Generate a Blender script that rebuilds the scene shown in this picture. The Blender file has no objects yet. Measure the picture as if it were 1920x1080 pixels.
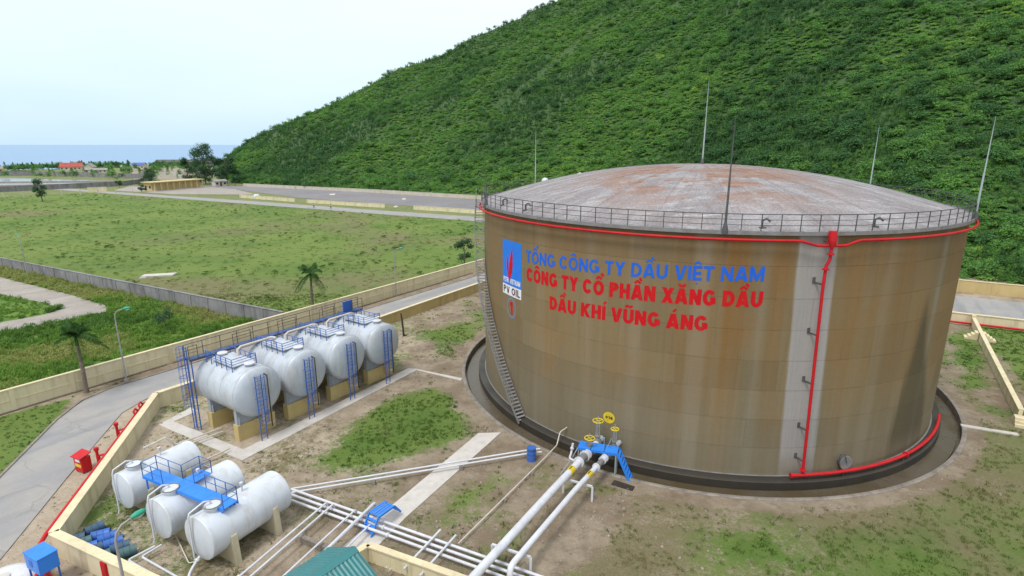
import bpy, math, random
import numpy as np
from mathutils import Matrix, Vector

# ------------------------------------------------------------------ camera, sky, sun, exposure
SC = bpy.context.scene
COL = SC.collection
CAMH = 21.5
PITCH = 14.4
cam = bpy.data.cameras.new('camera'); cam_o = bpy.data.objects.new('camera', cam); COL.objects.link(cam_o)
cam_o.location = (0, 0, CAMH); cam_o.rotation_euler = (math.radians(90 - PITCH), 0, 0)
cam.sensor_width = 36; cam.lens = 1052 / 1920 * 36; cam.clip_start = 0.5; cam.clip_end = 60000
SC.camera = cam_o

SUN_EL, SUN_AZ = 62.0, 215.0        # degrees; azimuth clockwise from +Y
world = bpy.data.worlds.new('World'); SC.world = world; world.use_nodes = True
wt = world.node_tree; wt.nodes.clear()
w_out = wt.nodes.new('ShaderNodeOutputWorld')
w_bg = wt.nodes.new('ShaderNodeBackground'); wt.links.new(w_bg.outputs[0], w_out.inputs[0])
w_sky = wt.nodes.new('ShaderNodeTexSky'); w_sky.sky_type = 'NISHITA'; w_sky.sun_disc = False
w_sky.sun_elevation = math.radians(SUN_EL); w_sky.sun_rotation = math.radians(SUN_AZ)
w_sky.air_density = 1.0; w_sky.dust_density = 3.0
w_sc = wt.nodes.new('ShaderNodeVectorMath'); w_sc.operation = 'SCALE'; w_sc.inputs['Scale'].default_value = 0.085
wt.links.new(w_sky.outputs[0], w_sc.inputs[0])
# an even veil of cloud over that sky: white overhead, thinner and bluer towards the horizon, softly mottled
w_tc = wt.nodes.new('ShaderNodeTexCoord'); w_sep = wt.nodes.new('ShaderNodeSeparateXYZ'); wt.links.new(w_tc.outputs['Generated'], w_sep.inputs[0])
w_n = wt.nodes.new('ShaderNodeTexNoise'); w_n.inputs['Scale'].default_value = 2.2; w_n.inputs['Detail'].default_value = 5
w_map = wt.nodes.new('ShaderNodeMapping'); w_map.inputs['Scale'].default_value = (1, 1, 3.5)
wt.links.new(w_tc.outputs['Generated'], w_map.inputs[0]); wt.links.new(w_map.outputs[0], w_n.inputs['Vector'])
w_a = wt.nodes.new('ShaderNodeMath'); w_a.operation = 'MULTIPLY_ADD'; w_a.inputs[1].default_value = 0.22; wt.links.new(w_n.outputs[0], w_a.inputs[0])
wt.links.new(w_sep.outputs['Z'], w_a.inputs[2])
w_r = wt.nodes.new('ShaderNodeValToRGB'); wt.links.new(w_a.outputs[0], w_r.inputs[0])
el = w_r.color_ramp.elements
el[0].position = 0.06; el[0].color = (0.53, 0.74, 0.93, 1)
el[1].position = 0.40; el[1].color = (0.90, 0.965, 1.0, 1)
e_ = el.new(0.20); e_.color = (0.72, 0.875, 0.97, 1)
w_mx = wt.nodes.new('ShaderNodeMix'); w_mx.data_type = 'RGBA'; w_mx.inputs['Factor'].default_value = 0.86
wt.links.new(w_sc.outputs[0], w_mx.inputs['A']); wt.links.new(w_r.outputs[0], w_mx.inputs['B'])
wt.links.new(w_mx.outputs['Result'], w_bg.inputs[0]); w_bg.inputs[1].default_value = 0.92

sun = bpy.data.lights.new('sun', 'SUN'); sun.energy = 1.7; sun.angle = math.radians(16); sun.color = (1.0, 0.96, 0.9)
sun_o = bpy.data.objects.new('sun', sun); COL.objects.link(sun_o)
az, el_ = math.radians(SUN_AZ), math.radians(SUN_EL)
sd = Vector((math.sin(az) * math.cos(el_), math.cos(az) * math.cos(el_), math.sin(el_)))
sun_o.rotation_euler = sd.to_track_quat('Z', 'Y').to_euler()

vs = SC.view_settings
vs.view_transform = 'Standard'; vs.look = 'None'; vs.exposure = 0.45; vs.gamma = 1.0; vs.use_curve_mapping = False

# ------------------------------------------------------------------ helpers
rng = np.random.default_rng(7); random.seed(7)
WM = {}                                                     # world matrix of every object made here

class NT:                                                   # terse node building
    def __init__(s, m): s.t = m.node_tree; s.t.nodes.clear()
    def n(s, kind, **kw):
        nd = s.t.nodes.new('ShaderNode' + kind)
        for k, v in kw.items(): setattr(nd, k, v)
        return nd
    def put(s, sock, v):
        if hasattr(v, 'default_value') or hasattr(v, 'is_output'): s.t.links.new(v, sock)
        elif isinstance(v, (tuple, list)) and len(v) == 3 and sock.type == 'RGBA': sock.default_value = (*v, 1)
        else: sock.default_value = v
    def math(s, op, a, b=0.0, c=0.0, clamp=False):
        nd = s.n('Math', operation=op, use_clamp=clamp)
        for i, v in enumerate((a, b, c)): s.put(nd.inputs[i], v)
        return nd.outputs[0]
    def mix(s, f, a, b, blend='MIX'):
        nd = s.n('Mix', data_type='RGBA', blend_type=blend)
        s.put(nd.inputs['Factor'], f); s.put(nd.inputs['A'], a); s.put(nd.inputs['B'], b)
        return nd.outputs['Result']
    def noise(s, vec, scale, detail=4, rough=0.55):
        nd = s.n('TexNoise'); s.put(nd.inputs['Vector'], vec); nd.inputs['Scale'].default_value = scale
        nd.inputs['Detail'].default_value = detail; nd.inputs['Roughness'].default_value = rough
        return nd.outputs[0]
    def smooth(s, v, lo, hi, a=0.0, b=1.0):
        nd = s.n('MapRange', interpolation_type='SMOOTHSTEP'); s.put(nd.inputs['Value'], v)
        for k, q in (('From Min', lo), ('From Max', hi), ('To Min', a), ('To Max', b)): s.put(nd.inputs[k], q)
        return nd.outputs['Result']
    def vec(s, x, y, z):
        nd = s.n('CombineXYZ')
        for i, v in enumerate((x, y, z)): s.put(nd.inputs[i], v)
        return nd.outputs[0]
    def obj(s): return s.n('TexCoord').outputs['Object']
    def pos(s): return s.n('NewGeometry').outputs['Position']
    def xyz(s, v):
        nd = s.n('SeparateXYZ'); s.put(nd.inputs[0], v); return nd.outputs
    def out(s, col, rough=0.7, metal=0.0, bump=None, bd=0.02, spec=0.5, trans=None):
        b = s.n('BsdfPrincipled'); o = s.n('OutputMaterial')
        s.put(b.inputs['Base Color'], col); s.put(b.inputs['Roughness'], rough); b.inputs['Metallic'].default_value = metal
        b.inputs['Specular IOR Level'].default_value = spec
        if bump is not None:
            bn = s.n('Bump'); bn.inputs['Strength'].default_value = 1.0; bn.inputs['Distance'].default_value = bd
            s.put(bn.inputs['Height'], bump); s.t.links.new(bn.outputs[0], b.inputs['Normal'])
        if trans is not None:
            tr = s.n('BsdfTranslucent'); s.put(tr.inputs[0], col); ms = s.n('MixShader'); ms.inputs[0].default_value = trans
            s.t.links.new(b.outputs[0], ms.inputs[1]); s.t.links.new(tr.outputs[0], ms.inputs[2]); s.t.links.new(ms.outputs[0], o.inputs[0])
        else: s.t.links.new(b.outputs[0], o.inputs[0])
        return b

MATS = {}
def newmat(name):
    m = bpy.data.materials.new(name); m.use_nodes = True; MATS[name] = m; return m, NT(m)

def mat(name, c1, c2=None, scale=1.2, rough=0.6, metal=0.0, bump=0.0, dirt=None, dirt_amt=0.0, streak=False, spec=0.5):
    """paint / concrete / metal: two tones by noise, optional grime in streaks that run down"""
    if name in MATS: return MATS[name]
    m, t = newmat(name); p = t.pos()
    if c2 is None: c2 = tuple(v * 0.82 for v in c1)
    n = t.noise(p, scale, 6, 0.62)
    col = t.mix(t.smooth(n, 0.32, 0.68), c1, c2)
    if dirt is not None:
        x, y, z = t.xyz(p)
        v = t.vec(x, y, t.math('MULTIPLY', z, 0.12)) if streak else p
        d = t.noise(v, scale * 2.3, 5, 0.7)
        col = t.mix(t.math('MULTIPLY', t.smooth(d, 0.46, 0.72), dirt_amt), col, dirt)
    fine = t.noise(p, 22.0, 3, 0.6)
    col = t.mix(0.10, col, t.mix(fine, (0, 0, 0), (1, 1, 1)), 'SOFT_LIGHT')
    t.out(col, t.smooth(n, 0.2, 0.8, max(rough - 0.1, 0.05), min(rough + 0.12, 1)), metal, t.noise(p, 14.0, 5, 0.65) if bump else None, bump, spec)
    return m

class B:
    """collects shapes; build() links them as ONE mesh object"""
    def __init__(s): s.v = []; s.f = []; s.sm = []
    def add(s, vs_, fs, smooth=False):
        o = len(s.v); s.v += [tuple(map(float, q)) for q in vs_]
        s.f += [tuple(i + o for i in f) for f in fs]; s.sm += [smooth] * len(fs); return s
    def box(s, c, d, rz=0.0, ax=None):
        """centre, full size, rotation about z or a 3-axis frame"""
        c = Vector(c)
        if ax is None: ax = (Vector((math.cos(rz), math.sin(rz), 0)), Vector((-math.sin(rz), math.cos(rz), 0)), Vector((0, 0, 1)))
        q = [c + ax[0] * (d[0] / 2 * i) + ax[1] * (d[1] / 2 * j) + ax[2] * (d[2] / 2 * k) for k in (-1, 1) for j in (-1, 1) for i in (-1, 1)]
        return s.add(q, [(0, 2, 3, 1), (4, 5, 7, 6), (0, 1, 5, 4), (2, 6, 7, 3), (0, 4, 6, 2), (1, 3, 7, 5)])
    def bar(s, a, b, w, h=None, up=(0, 0, 1)):
        """square bar from a to b"""
        a, b = Vector(a), Vector(b); h = w if h is None else h
        x = b - a; L = x.length; x.normalize(); up = Vector(up)
        if abs(x.dot(up)) > 0.98: up = Vector((0, 1, 0))
        y = up.cross(x).normalized(); z = x.cross(y)
        return s.box((a + b) / 2, (L, w, h), ax=(x, y, z))
    def tube(s, pts, r, n=8, caps=True, closed=False):
        pts = [Vector(q) for q in pts]; m = len(pts); rr = r if isinstance(r, (list, tuple)) else [r] * m
        V = []; prev = None
        for i, q in enumerate(pts):
            if closed: d = pts[(i + 1) % m] - pts[i - 1]
            else: d = (pts[min(i + 1, m - 1)] - pts[i]).normalized() + (pts[i] - pts[max(i - 1, 0)]).normalized()
            if d.length < 1e-6: d = Vector((0, 0, 1))
            d.normalize()
            if prev is None: u = d.orthogonal().normalized()
            else:
                u = prev - d * prev.dot(d); u.normalize()
            prev = u; w = d.cross(u)
            V += [q + (u * math.cos(2 * math.pi * k / n) + w * math.sin(2 * math.pi * k / n)) * rr[i] for k in range(n)]
        F = []
        for i in range(m if closed else m - 1):
            j = (i + 1) % m
            F += [(i * n + k, i * n + (k + 1) % n, j * n + (k + 1) % n, j * n + k) for k in range(n)]
        s.add(V, F, True)
        if caps and not closed:
            s.add(V[:n], [tuple(reversed(range(n)))]); s.add(V[-n:], [tuple(range(n))])
        return s
    def cyl(s, a, b, r, n=16): return s.tube([a, b], r, n)
    def lathe(s, prof, n=32, c=(0, 0, 0), axis='z', a0=0.0, a1=2 * math.pi):
        """profile of (radius, height) pairs turned about z (or along x)"""
        full = abs(a1 - a0) > 6.28; m = n if full else n + 1
        segs = []; cur = [prof[0]]                           # break the smooth shading at sharp profile corners
        for i in range(1, len(prof)):
            cur.append(prof[i])
            if i < len(prof) - 1:
                a = Vector((prof[i][0] - prof[i - 1][0], prof[i][1] - prof[i - 1][1])); d = Vector((prof[i + 1][0] - prof[i][0], prof[i + 1][1] - prof[i][1]))
                if a.length > 1e-9 and d.length > 1e-9 and a.angle(d) > 0.6: segs.append(cur); cur = [prof[i]]
        segs.append(cur); V = []; F = []
        for sg in segs:
            o = len(V)
            for r, h in sg:
                for k in range(m):
                    a = a0 + (a1 - a0) * k / n; p = (r * math.cos(a), r * math.sin(a), h)
                    if axis == 'x': p = (h, r * math.cos(a), r * math.sin(a))
                    V.append((p[0] + c[0], p[1] + c[1], p[2] + c[2]))
            for i in range(len(sg) - 1):
                for k in range(n):
                    k2 = (k + 1) % m
                    F.append((o + i * m + k, o + i * m + k2, o + (i + 1) * m + k2, o + (i + 1) * m + k))
        if axis == 'x': F = [tuple(reversed(f)) for f in F]
        return s.add(V, F, True)
    def prism(s, poly, z0, z1):
        n = len(poly)
        ar = sum(poly[i][0] * poly[(i + 1) % n][1] - poly[(i + 1) % n][0] * poly[i][1] for i in range(n))
        if ar < 0: poly = poly[::-1]
        V = [(x, y, z0) for x, y in poly] + [(x, y, z1) for x, y in poly]
        return s.add(V, [tuple(reversed(range(n))), tuple(range(n, 2 * n))] + [(i, (i + 1) % n, n + (i + 1) % n, n + i) for i in range(n)])
    def sheet(s, poly, z):
        n = len(poly)
        ar = sum(poly[i][0] * poly[(i + 1) % n][1] - poly[(i + 1) % n][0] * poly[i][1] for i in range(n))
        if ar < 0: poly = poly[::-1]
        return s.add([(x, y, z) for x, y in poly], [tuple(range(n))])
    def build(s, name, m, parent=None, local=False):
        """vertices are in world space unless local (then in the parent's space)"""
        me = bpy.data.meshes.new(name)
        V = s.v
        W = WM[parent.name] if parent is not None else Matrix.Identity(4)
        if parent is not None and not local:
            iv = W.inverted(); V = [tuple(iv @ Vector(q)) for q in V]
        me.from_pydata(V, [], s.f); me.polygons.foreach_set('use_smooth', s.sm)
        me.materials.append(MATS[m] if isinstance(m, str) else m); me.update()
        o = bpy.data.objects.new(name, me); COL.objects.link(o); o.parent = parent; WM[o.name] = W
        return o

def tag(o, label=None, cat=None, group=None, kind=None):
    for k, v in (('label', label), ('category', cat), ('group', group), ('kind', kind)):
        if v: o[k] = v
    return o
def thing(name, label, cat, loc=(0, 0, 0), rz=0.0, group=None):
    o = bpy.data.objects.new(name, None); o.empty_display_size = 0.3; COL.objects.link(o)
    o.location = loc; o.rotation_euler = (0, 0, rz); WM[o.name] = Matrix.Translation(loc) @ Matrix.Rotation(rz, 4, 'Z')
    return tag(o, label, cat, group)
def struct(o): o['kind'] = 'structure'; return o
def piece(src, name, parent, loc=(0, 0, 0), rz=0.0):
    """a copy that shares src's mesh, placed in the parent's space"""
    o = src.copy(); o.name = name; COL.objects.link(o); o.parent = parent; o.location = loc; o.rotation_euler = (0, 0, rz)
    WM[o.name] = WM[parent.name]; return o
def copy_tree(o, parent=None, loc=None, rz=None):
    c = o.copy(); COL.objects.link(c); c.parent = parent
    if loc is not None: c.location = loc
    if rz is not None: c.rotation_euler = (0, 0, rz)
    WM[c.name] = Matrix.Translation(c.location) @ Matrix.Rotation(c.rotation_euler[2], 4, 'Z') if parent is None else WM[parent.name]
    for ch in [q for q in CH.get(o.name, [])]: copy_tree(ch, c)
    return c
CH = {}
def index_children():
    CH.clear()
    for o in bpy.data.objects:
        if o.parent: CH.setdefault(o.parent.name, []).append(o)

def scatter(name, pts, rz, sc, pick, tint, protos, label, cat=None, tilt=None):
    """one uncountable mass: small plants instanced on given points"""
    me = bpy.data.meshes.new(name); me.from_pydata([tuple(p) for p in pts], [], [])
    for nm, ty, arr in (('rz', 'FLOAT', rz), ('sc', 'FLOAT', sc), ('pk', 'INT', pick), ('tint', 'FLOAT', tint)):
        a = me.attributes.new(nm, ty, 'POINT'); a.data.foreach_set('value', np.asarray(arr, dtype=np.int32 if ty == 'INT' else np.float32))
    o = bpy.data.objects.new(name, me); COL.objects.link(o)
    col = bpy.data.collections.new(name + '_plants')
    for p in protos: col.objects.link(p)
    g = bpy.data.node_groups.new(name + '_nodes', 'GeometryNodeTree')
    g.interface.new_socket('Geometry', in_out='INPUT', socket_type='NodeSocketGeometry')
    g.interface.new_socket('Geometry', in_out='OUTPUT', socket_type='NodeSocketGeometry')
    N = g.nodes.new; L = g.links.new
    gi, go, ip, ci = N('NodeGroupInput'), N('NodeGroupOutput'), N('GeometryNodeInstanceOnPoints'), N('GeometryNodeCollectionInfo')
    ci.inputs['Collection'].default_value = col; ci.inputs['Separate Children'].default_value = True; ci.inputs['Reset Children'].default_value = True
    def attr(nm, ty):
        a = N('GeometryNodeInputNamedAttribute'); a.data_type = ty; a.inputs['Name'].default_value = nm; return a.outputs['Attribute']
    cx = N('ShaderNodeCombineXYZ'); L(attr('rz', 'FLOAT'), cx.inputs[2])
    L(gi.outputs[0], ip.inputs['Points']); L(ci.outputs[0], ip.inputs['Instance']); ip.inputs['Pick Instance'].default_value = True
    L(attr('pk', 'INT'), ip.inputs['Instance Index']); L(cx.outputs[0], ip.inputs['Rotation']); L(attr('sc', 'FLOAT'), ip.inputs['Scale'])
    L(ip.outputs[0], go.inputs[0])
    md = o.modifiers.new('plants', 'NODES'); md.node_group = g
    return tag(o, label, cat, None, 'stuff')

def leaf_mesh(name, pts, nrm, size, m, r, aspect=0.6, jitter=0.5):
    """leaf-sized kite faces, one per point, facing roughly along nrm"""
    n = len(pts); nr = nrm + r.normal(0, jitter, (n, 3)); nr /= np.linalg.norm(nr, axis=1)[:, None] + 1e-9
    t = r.normal(0, 1, (n, 3)); t -= nr * (t * nr).sum(1)[:, None]; t /= np.linalg.norm(t, axis=1)[:, None] + 1e-9
    b = np.cross(nr, t); s = (size * r.uniform(0.6, 1.35, n))[:, None]
    V = np.empty((n, 4, 3)); V[:, 0] = pts - t * s * 0.5; V[:, 1] = pts + b * s * 0.5 * aspect + nr * s * 0.08
    V[:, 2] = pts + t * s * 0.5; V[:, 3] = pts - b * s * 0.5 * aspect + nr * s * 0.08
    me = bpy.data.meshes.new(name); me.vertices.add(4 * n); me.vertices.foreach_set('co', V.ravel())
    me.loops.add(4 * n); me.loops.foreach_set('vertex_index', np.arange(4 * n, dtype=np.int32))
    me.polygons.add(n); me.polygons.foreach_set('loop_start', np.arange(0, 4 * n, 4, dtype=np.int32))
    me.update(calc_edges=True); me.materials.append(MATS[m] if isinstance(m, str) else m)
    return me

def inpoly(P, poly):
    x, y = P[:, 0], P[:, 1]; r = np.zeros(len(P), bool); n = len(poly)
    for i in range(n):
        x0, y0 = poly[i]; x1, y1 = poly[(i + 1) % n]
        c = ((y0 > y) != (y1 > y)) & (x < (x1 - x0) * (y - y0) / (y1 - y0 + 1e-12) + x0); r ^= c
    return r
def polydist(P, poly, closed=True):
    d = np.full(len(P), 1e9); n = len(poly)
    for i in range(n if closed else n - 1):
        a = np.array(poly[i], float); b = np.array(poly[(i + 1) % n], float); ab = b - a
        t = np.clip(((P - a) @ ab) / (ab @ ab), 0, 1); d = np.minimum(d, np.linalg.norm(P - (a + t[:, None] * ab), axis=1))
    return d
def softpoly(P, poly, w):
    """1 inside, 0 outside, soft over w metres"""
    d = polydist(P, poly) * np.where(inpoly(P, poly), 1, -1); return np.clip(d / w + 0.5, 0, 1)
def ribbon(path, w0, w1=None):
    """left and right offsets of a polyline"""
    w1 = w0 if w1 is None else w1; L, R = [], []
    n = len(path)
    for i, p in enumerate(path):
        a = Vector(path[max(i - 1, 0)]); b = Vector(path[min(i + 1, n - 1)]); d = (b - a).normalized(); nn = Vector((-d[1], d[0]))
        L.append((p[0] + nn[0] * w0, p[1] + nn[1] * w0)); R.append((p[0] - nn[0] * w1, p[1] - nn[1] * w1))
    return L + R[::-1]
def vnoise(P, s, seed=0):
    """cheap smooth value noise"""
    r = np.random.default_rng(seed); T = r.random((64, 64)); q = P / s; i = np.floor(q).astype(int); f = q - i; f = f * f * (3 - 2 * f)
    a = T[i[:, 0] % 64, i[:, 1] % 64]; b = T[(i[:, 0] + 1) % 64, i[:, 1] % 64]; c = T[i[:, 0] % 64, (i[:, 1] + 1) % 64]; d = T[(i[:, 0] + 1) % 64, (i[:, 1] + 1) % 64]
    return (a * (1 - f[:, 0]) + b * f[:, 0]) * (1 - f[:, 1]) + (c * (1 - f[:, 0]) + d * f[:, 0]) * f[:, 1]
def fbm(P, s, seed=0, o=4): return sum(vnoise(P + 17.3 * k, s / 2 ** k, seed + k) * 0.5 ** k for k in range(o)) / sum(0.5 ** k for k in range(o))

# ------------------------------------------------------------------ layout (metres; camera stands over the origin)
TC = (17.4, 52.8); TR = 20.0; TOP = 16.4                    # big tank: centre, radius, shell top
OUTER = [(-58.0, 18.8), (-6.7, 94.9), (7.2, 115.5), (67.0, 81.8), (140.0, 41.0)]
DYKE = [(-24.63, 25.92), (-29.82, 43.31), (-28.5, 45.14), (3.2, 94.4), (54.6, 66.7), (110.0, 36.9)]
ROAD_L = [(-29.0, 20.0), (-31.0, 26.0), (-34.1, 33.0), (-36.6, 41.0), (-37.2, 44.5), (-36.4, 47.2), (-32.8, 52.3), (-23.8, 66.0), (-6.2, 91.6), (7.4, 111.0), (40, 92.4), (68.2, 77.2), (120, 49)]
ROAD_R = [(-24.2, 14.0), (-27.2, 25.0), (-29.9, 34.0), (-32.4, 43.0), (-31.3, 46.6), (-20.6, 62.2), (-5.9, 84.4), (3.6, 99.0), (36, 81.6), (58.0, 70.0), (110, 42)]
ROAD = ROAD_L + ROAD_R[::-1]
FIELD = [(-27.3, 64.5), (-100, 102.7), (-230, 171), (-225, 226), (-190, 256), (-93.4, 205.8), (-8.4, 159.5), (42, 131), (7.2, 115.5), (-6.7, 94.9)]
LUSH = [(-27.3, 64.5), (-58, 18.8), (-62, 10), (-230, 30), (-230, 171), (-100, 102.7)]
LAWN = [(-38.4, 45.0), (-41.4, 42.0), (-57, 19), (-31, 17), (-31.5, 26.0), (-34.3, 33.0), (-36.8, 41.2)]
PATH_A = [(-130, 116), (-83.5, 90.0), (-65.4, 80.0), (-56.0, 74.2), (-53.6, 71.6), (-54.6, 69.2), (-58, 65.0), (-62, 61), (-90, 42), (-92, 45.5), (-66, 64.0), (-61.0, 69.5), (-60.6, 72.5), (-65.1, 75.3), (-74.7, 79.6), (-84, 84), (-132, 109)]
PATCHES = [([(-14.3, 34.4), (-13.9, 36.6), (-12.2, 43.7), (-10.4, 46.6), (-6.6, 47.6), (-5.3, 45.0), (-3.5, 40.9), (-3.4, 39.3), (-4.6, 36.9), (-9.5, 34.2), (-12.4, 33.2)], 1.0, 0.0),
           ([(-5.6, 29.4), (-4.6, 32.2), (-1.4, 33.6), (0.6, 33.2), (-0.4, 31.6), (-2.4, 28.2), (-3.3, 27.2), (-5.0, 27.3)], 0.85, 0.25),
           ([(-1.0, 27.4), (1.2, 30.6), (2.6, 31.8), (2.0, 29.6), (0.6, 27.4)], 0.5, 0.5),
           ([(4.0, 22.5), (4.5, 25.0), (6.8, 29.2), (8.2, 30.2), (12, 29.4), (16, 29.2), (22, 29.9), (28, 32.5), (34, 36), (44, 36), (60, 30), (44, 14), (10, 14)], 0.66, 0.82),
           ([(10.6, 28.2), (15, 28.2), (16.5, 24.5), (10.5, 24.4)], 0.95, 0.12),
           ([(17, 26.5), (24, 27.5), (30, 31), (36, 31), (30, 24), (20, 22)], 0.75, 0.5),
           ([(-9.6, 55.2), (-10.2, 63.3), (-5, 69.8), (4, 78), (0, 70), (-3.4, 60), (-6.5, 54)], 0.62, 0.4),
           ([(40.5, 46.2), (46.5, 55.5), (50.5, 61.5), (54.2, 64.6), (53.0, 60.5), (47.6, 53), (43.8, 47.5)], 0.85, 0.1),
           ([(57.2, 66), (80, 55), (70, 36), (43.6, 42.0), (48, 50)], 0.9, 0.15),
           ([(39.5, 40.2), (41.5, 44.0), (46.5, 51.5), (45.0, 47.0), (42, 41.5)], 0.45, 0.5)]
BARE = [[(0, 25.4), (1.85, 27.9), (4.6, 30.4), (7.4, 31), (4.3, 25.8), (2.4, 24.2), (1.0, 22.5)]]
WALKS = [[(-2.58, 38.9), (-9.37, 26.3), (-11.6, 22.2), (-9.8, 21.4), (-7.9, 25.3), (-6.3, 28.9), (-0.85, 39.0)],]

# ------------------------------------------------------------------ materials of the setting
def ground_material():
    m, t = newmat('earth_and_turf'); p = t.pos()
    at = t.n('Attribute', attribute_name='zone'); sp = t.n('SeparateColor'); t.t.links.new(at.outputs['Color'], sp.inputs[0])
    R, G, Bc = sp.outputs; A = at.outputs['Alpha']
    n1 = t.noise(p, 0.32, 6, 0.66); n2 = t.noise(p, 1.7, 6, 0.7); n3 = t.noise(p, 9.0, 4, 0.65); n0 = t.noise(p, 0.055, 4, 0.6); n4 = t.noise(p, 4.3, 5, 0.75); n5 = t.noise(p, 0.8, 5, 0.7)
    dirt = t.mix(t.smooth(n1, 0.36, 0.64), (0.225, 0.172, 0.120), (0.325, 0.268, 0.200))
    dirt = t.mix(t.smooth(n2, 0.50, 0.70, 0, 0.6), dirt, (0.150, 0.115, 0.078))
    dirt = t.mix(t.smooth(n5, 0.55, 0.72, 0, 0.7), dirt, (0.385, 0.335, 0.265))
    sand = t.mix(t.smooth(n2, 0.3, 0.7), (0.50, 0.42, 0.325), (0.40, 0.325, 0.245))
    sand = t.mix(t.smooth(n5, 0.54, 0.74, 0, 0.55), sand, (0.30, 0.24, 0.18))
    bare = t.mix(t.smooth(t.math('ADD', G, t.math('MULTIPLY_ADD', n1, 0.9, -0.45)), 0.25, 0.75), dirt, sand)
    bare = t.mix(t.smooth(n3, 0.45, 0.75, 0, 0.4), bare, t.mix(0.5, bare, (0.12, 0.085, 0.06)))
    bare = t.mix(t.smooth(n4, 0.58, 0.72, 0, 0.55), bare, t.mix(0.5, bare, (0.17, 0.155, 0.075)))
    green = t.mix(t.smooth(n1, 0.3, 0.7), (0.088, 0.158, 0.030), (0.130, 0.205, 0.042))
    green = t.mix(t.smooth(n0, 0.36, 0.64), green, (0.165, 0.225, 0.054))
    lush = t.mix(t.smooth(n1, 0.35, 0.65), (0.095, 0.19, 0.034), (0.165, 0.25, 0.048))
    green = t.mix(Bc, green, lush)
    olive = t.mix(t.smooth(n2, 0.3, 0.7), (0.160, 0.150, 0.070), (0.235, 0.195, 0.115))
    green = t.mix(t.smooth(t.math('ADD', A, t.math('MULTIPLY_ADD', n1, 0.9, -0.45)), 0.25, 0.95), green, olive)
    green = t.mix(t.smooth(n3, 0.4, 0.75, 0, 0.5), green, t.mix(0.5, green, (0.03, 0.05, 0.015)))
    g = t.math('ADD', R, t.math('ADD', t.math('MULTIPLY_ADD', n2, 1.1, -0.55), t.math('ADD', t.math('MULTIPLY_ADD', n4, 0.8, -0.4), t.math('MULTIPLY_ADD', n3, 0.5, -0.25))))
    col = t.mix(t.smooth(g, 0.32, 0.68), bare, green)
    h = t.math('ADD', t.math('MULTIPLY', n3, 0.5), t.math('ADD', n2, t.math('MULTIPLY', t.noise(p, 26, 4, 0.7), 0.35)))
    t.out(col, 0.92, 0, h, 0.14, 0.25)
ground_material()
def road_material(name, c1, c2, cd, scale=0.25):
    m, t = newmat(name); p = t.pos()
    n1 = t.noise(p, scale, 6, 0.65); n2 = t.noise(p, scale * 7, 6, 0.7); n3 = t.noise(p, 16, 4, 0.7)
    x, y, z = t.xyz(p)
    lng = t.noise(t.vec(t.math('MULTIPLY_ADD', x, 0.83, t.math('MULTIPLY', y, -0.55)), t.math('MULTIPLY', t.math('MULTIPLY_ADD', x, 0.55, t.math('MULTIPLY', y, 0.83)), 0.10), 0.0), 0.55, 4, 0.6)
    col = t.mix(t.smooth(n1, 0.36, 0.64), c1, c2)
    col = t.mix(t.smooth(lng, 0.45, 0.68, 0, 0.65), col, cd)
    col = t.mix(t.smooth(n2, 0.5, 0.75, 0, 0.4), col, t.mix(0.5, col, (0.42, 0.36, 0.28)))
    col = t.mix(t.smooth(n3, 0.5, 0.8, 0, 0.3), col, (0.08, 0.075, 0.07))
    vo_ = t.n('TexVoronoi', feature='DISTANCE_TO_EDGE'); wv = t.n('VectorMath', operation='ADD'); t.put(wv.inputs[0], p); nz = t.n('TexNoise'); nz.inputs['Scale'].default_value = 0.9; t.put(nz.inputs['Vector'], p)
    t.put(wv.inputs[1], nz.outputs['Color']); t.put(vo_.inputs['Vector'], wv.outputs[0]); vo_.inputs['Scale'].default_value = 0.17
    ck = t.math('MULTIPLY', t.smooth(vo_.outputs['Distance'], 0.016, 0.004), t.smooth(n1, 0.42, 0.6))
    col = t.mix(t.math('MULTIPLY', ck, 0.22), col, (0.07, 0.06, 0.05))
    t.out(col, t.smooth(lng, 0.4, 0.7, 0.85, 0.45), 0, t.math('ADD', n3, n2), 0.02, 0.4)
road_material('road_surface', (0.285, 0.28, 0.285), (0.345, 0.325, 0.305), (0.205, 0.21, 0.235))
road_material('asphalt_surface', (0.185, 0.175, 0.19), (0.225, 0.21, 0.22), (0.155, 0.15, 0.17), 0.05)
road_material('track_surface', (0.30, 0.265, 0.235), (0.37, 0.335, 0.30), (0.235, 0.205, 0.185), 0.3)
road_material('sandy_ground', (0.33, 0.28, 0.225), (0.24, 0.215, 0.165), (0.17, 0.165, 0.12), 0.06)
mat('pale_concrete', (0.56, 0.53, 0.50), (0.49, 0.46, 0.43), 0.9, 0.85, bump=0.01, dirt=(0.34, 0.29, 0.24), dirt_amt=0.35)
mat('wet_concrete', (0.075, 0.056, 0.030), (0.100, 0.084, 0.062), 0.35, 0.24, bump=0.006, dirt=(0.085, 0.062, 0.030), dirt_amt=0.7)
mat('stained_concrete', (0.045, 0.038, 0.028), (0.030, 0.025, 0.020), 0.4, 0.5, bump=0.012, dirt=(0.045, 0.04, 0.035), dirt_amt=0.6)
mat('kerb_concrete', (0.30, 0.265, 0.23), (0.20, 0.175, 0.15), 0.8, 0.8, bump=0.012, dirt=(0.09, 0.075, 0.06), dirt_amt=0.6)
mat('cream_wall', (0.72, 0.645, 0.44), (0.66, 0.585, 0.395), 0.5, 0.8, bump=0.008, dirt=(0.30, 0.23, 0.14), dirt_amt=0.5, streak=True)
mat('cream_cap', (0.70, 0.61, 0.40), (0.62, 0.54, 0.36), 0.8, 0.8, bump=0.006, dirt=(0.36, 0.29, 0.19), dirt_amt=0.4)
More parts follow.
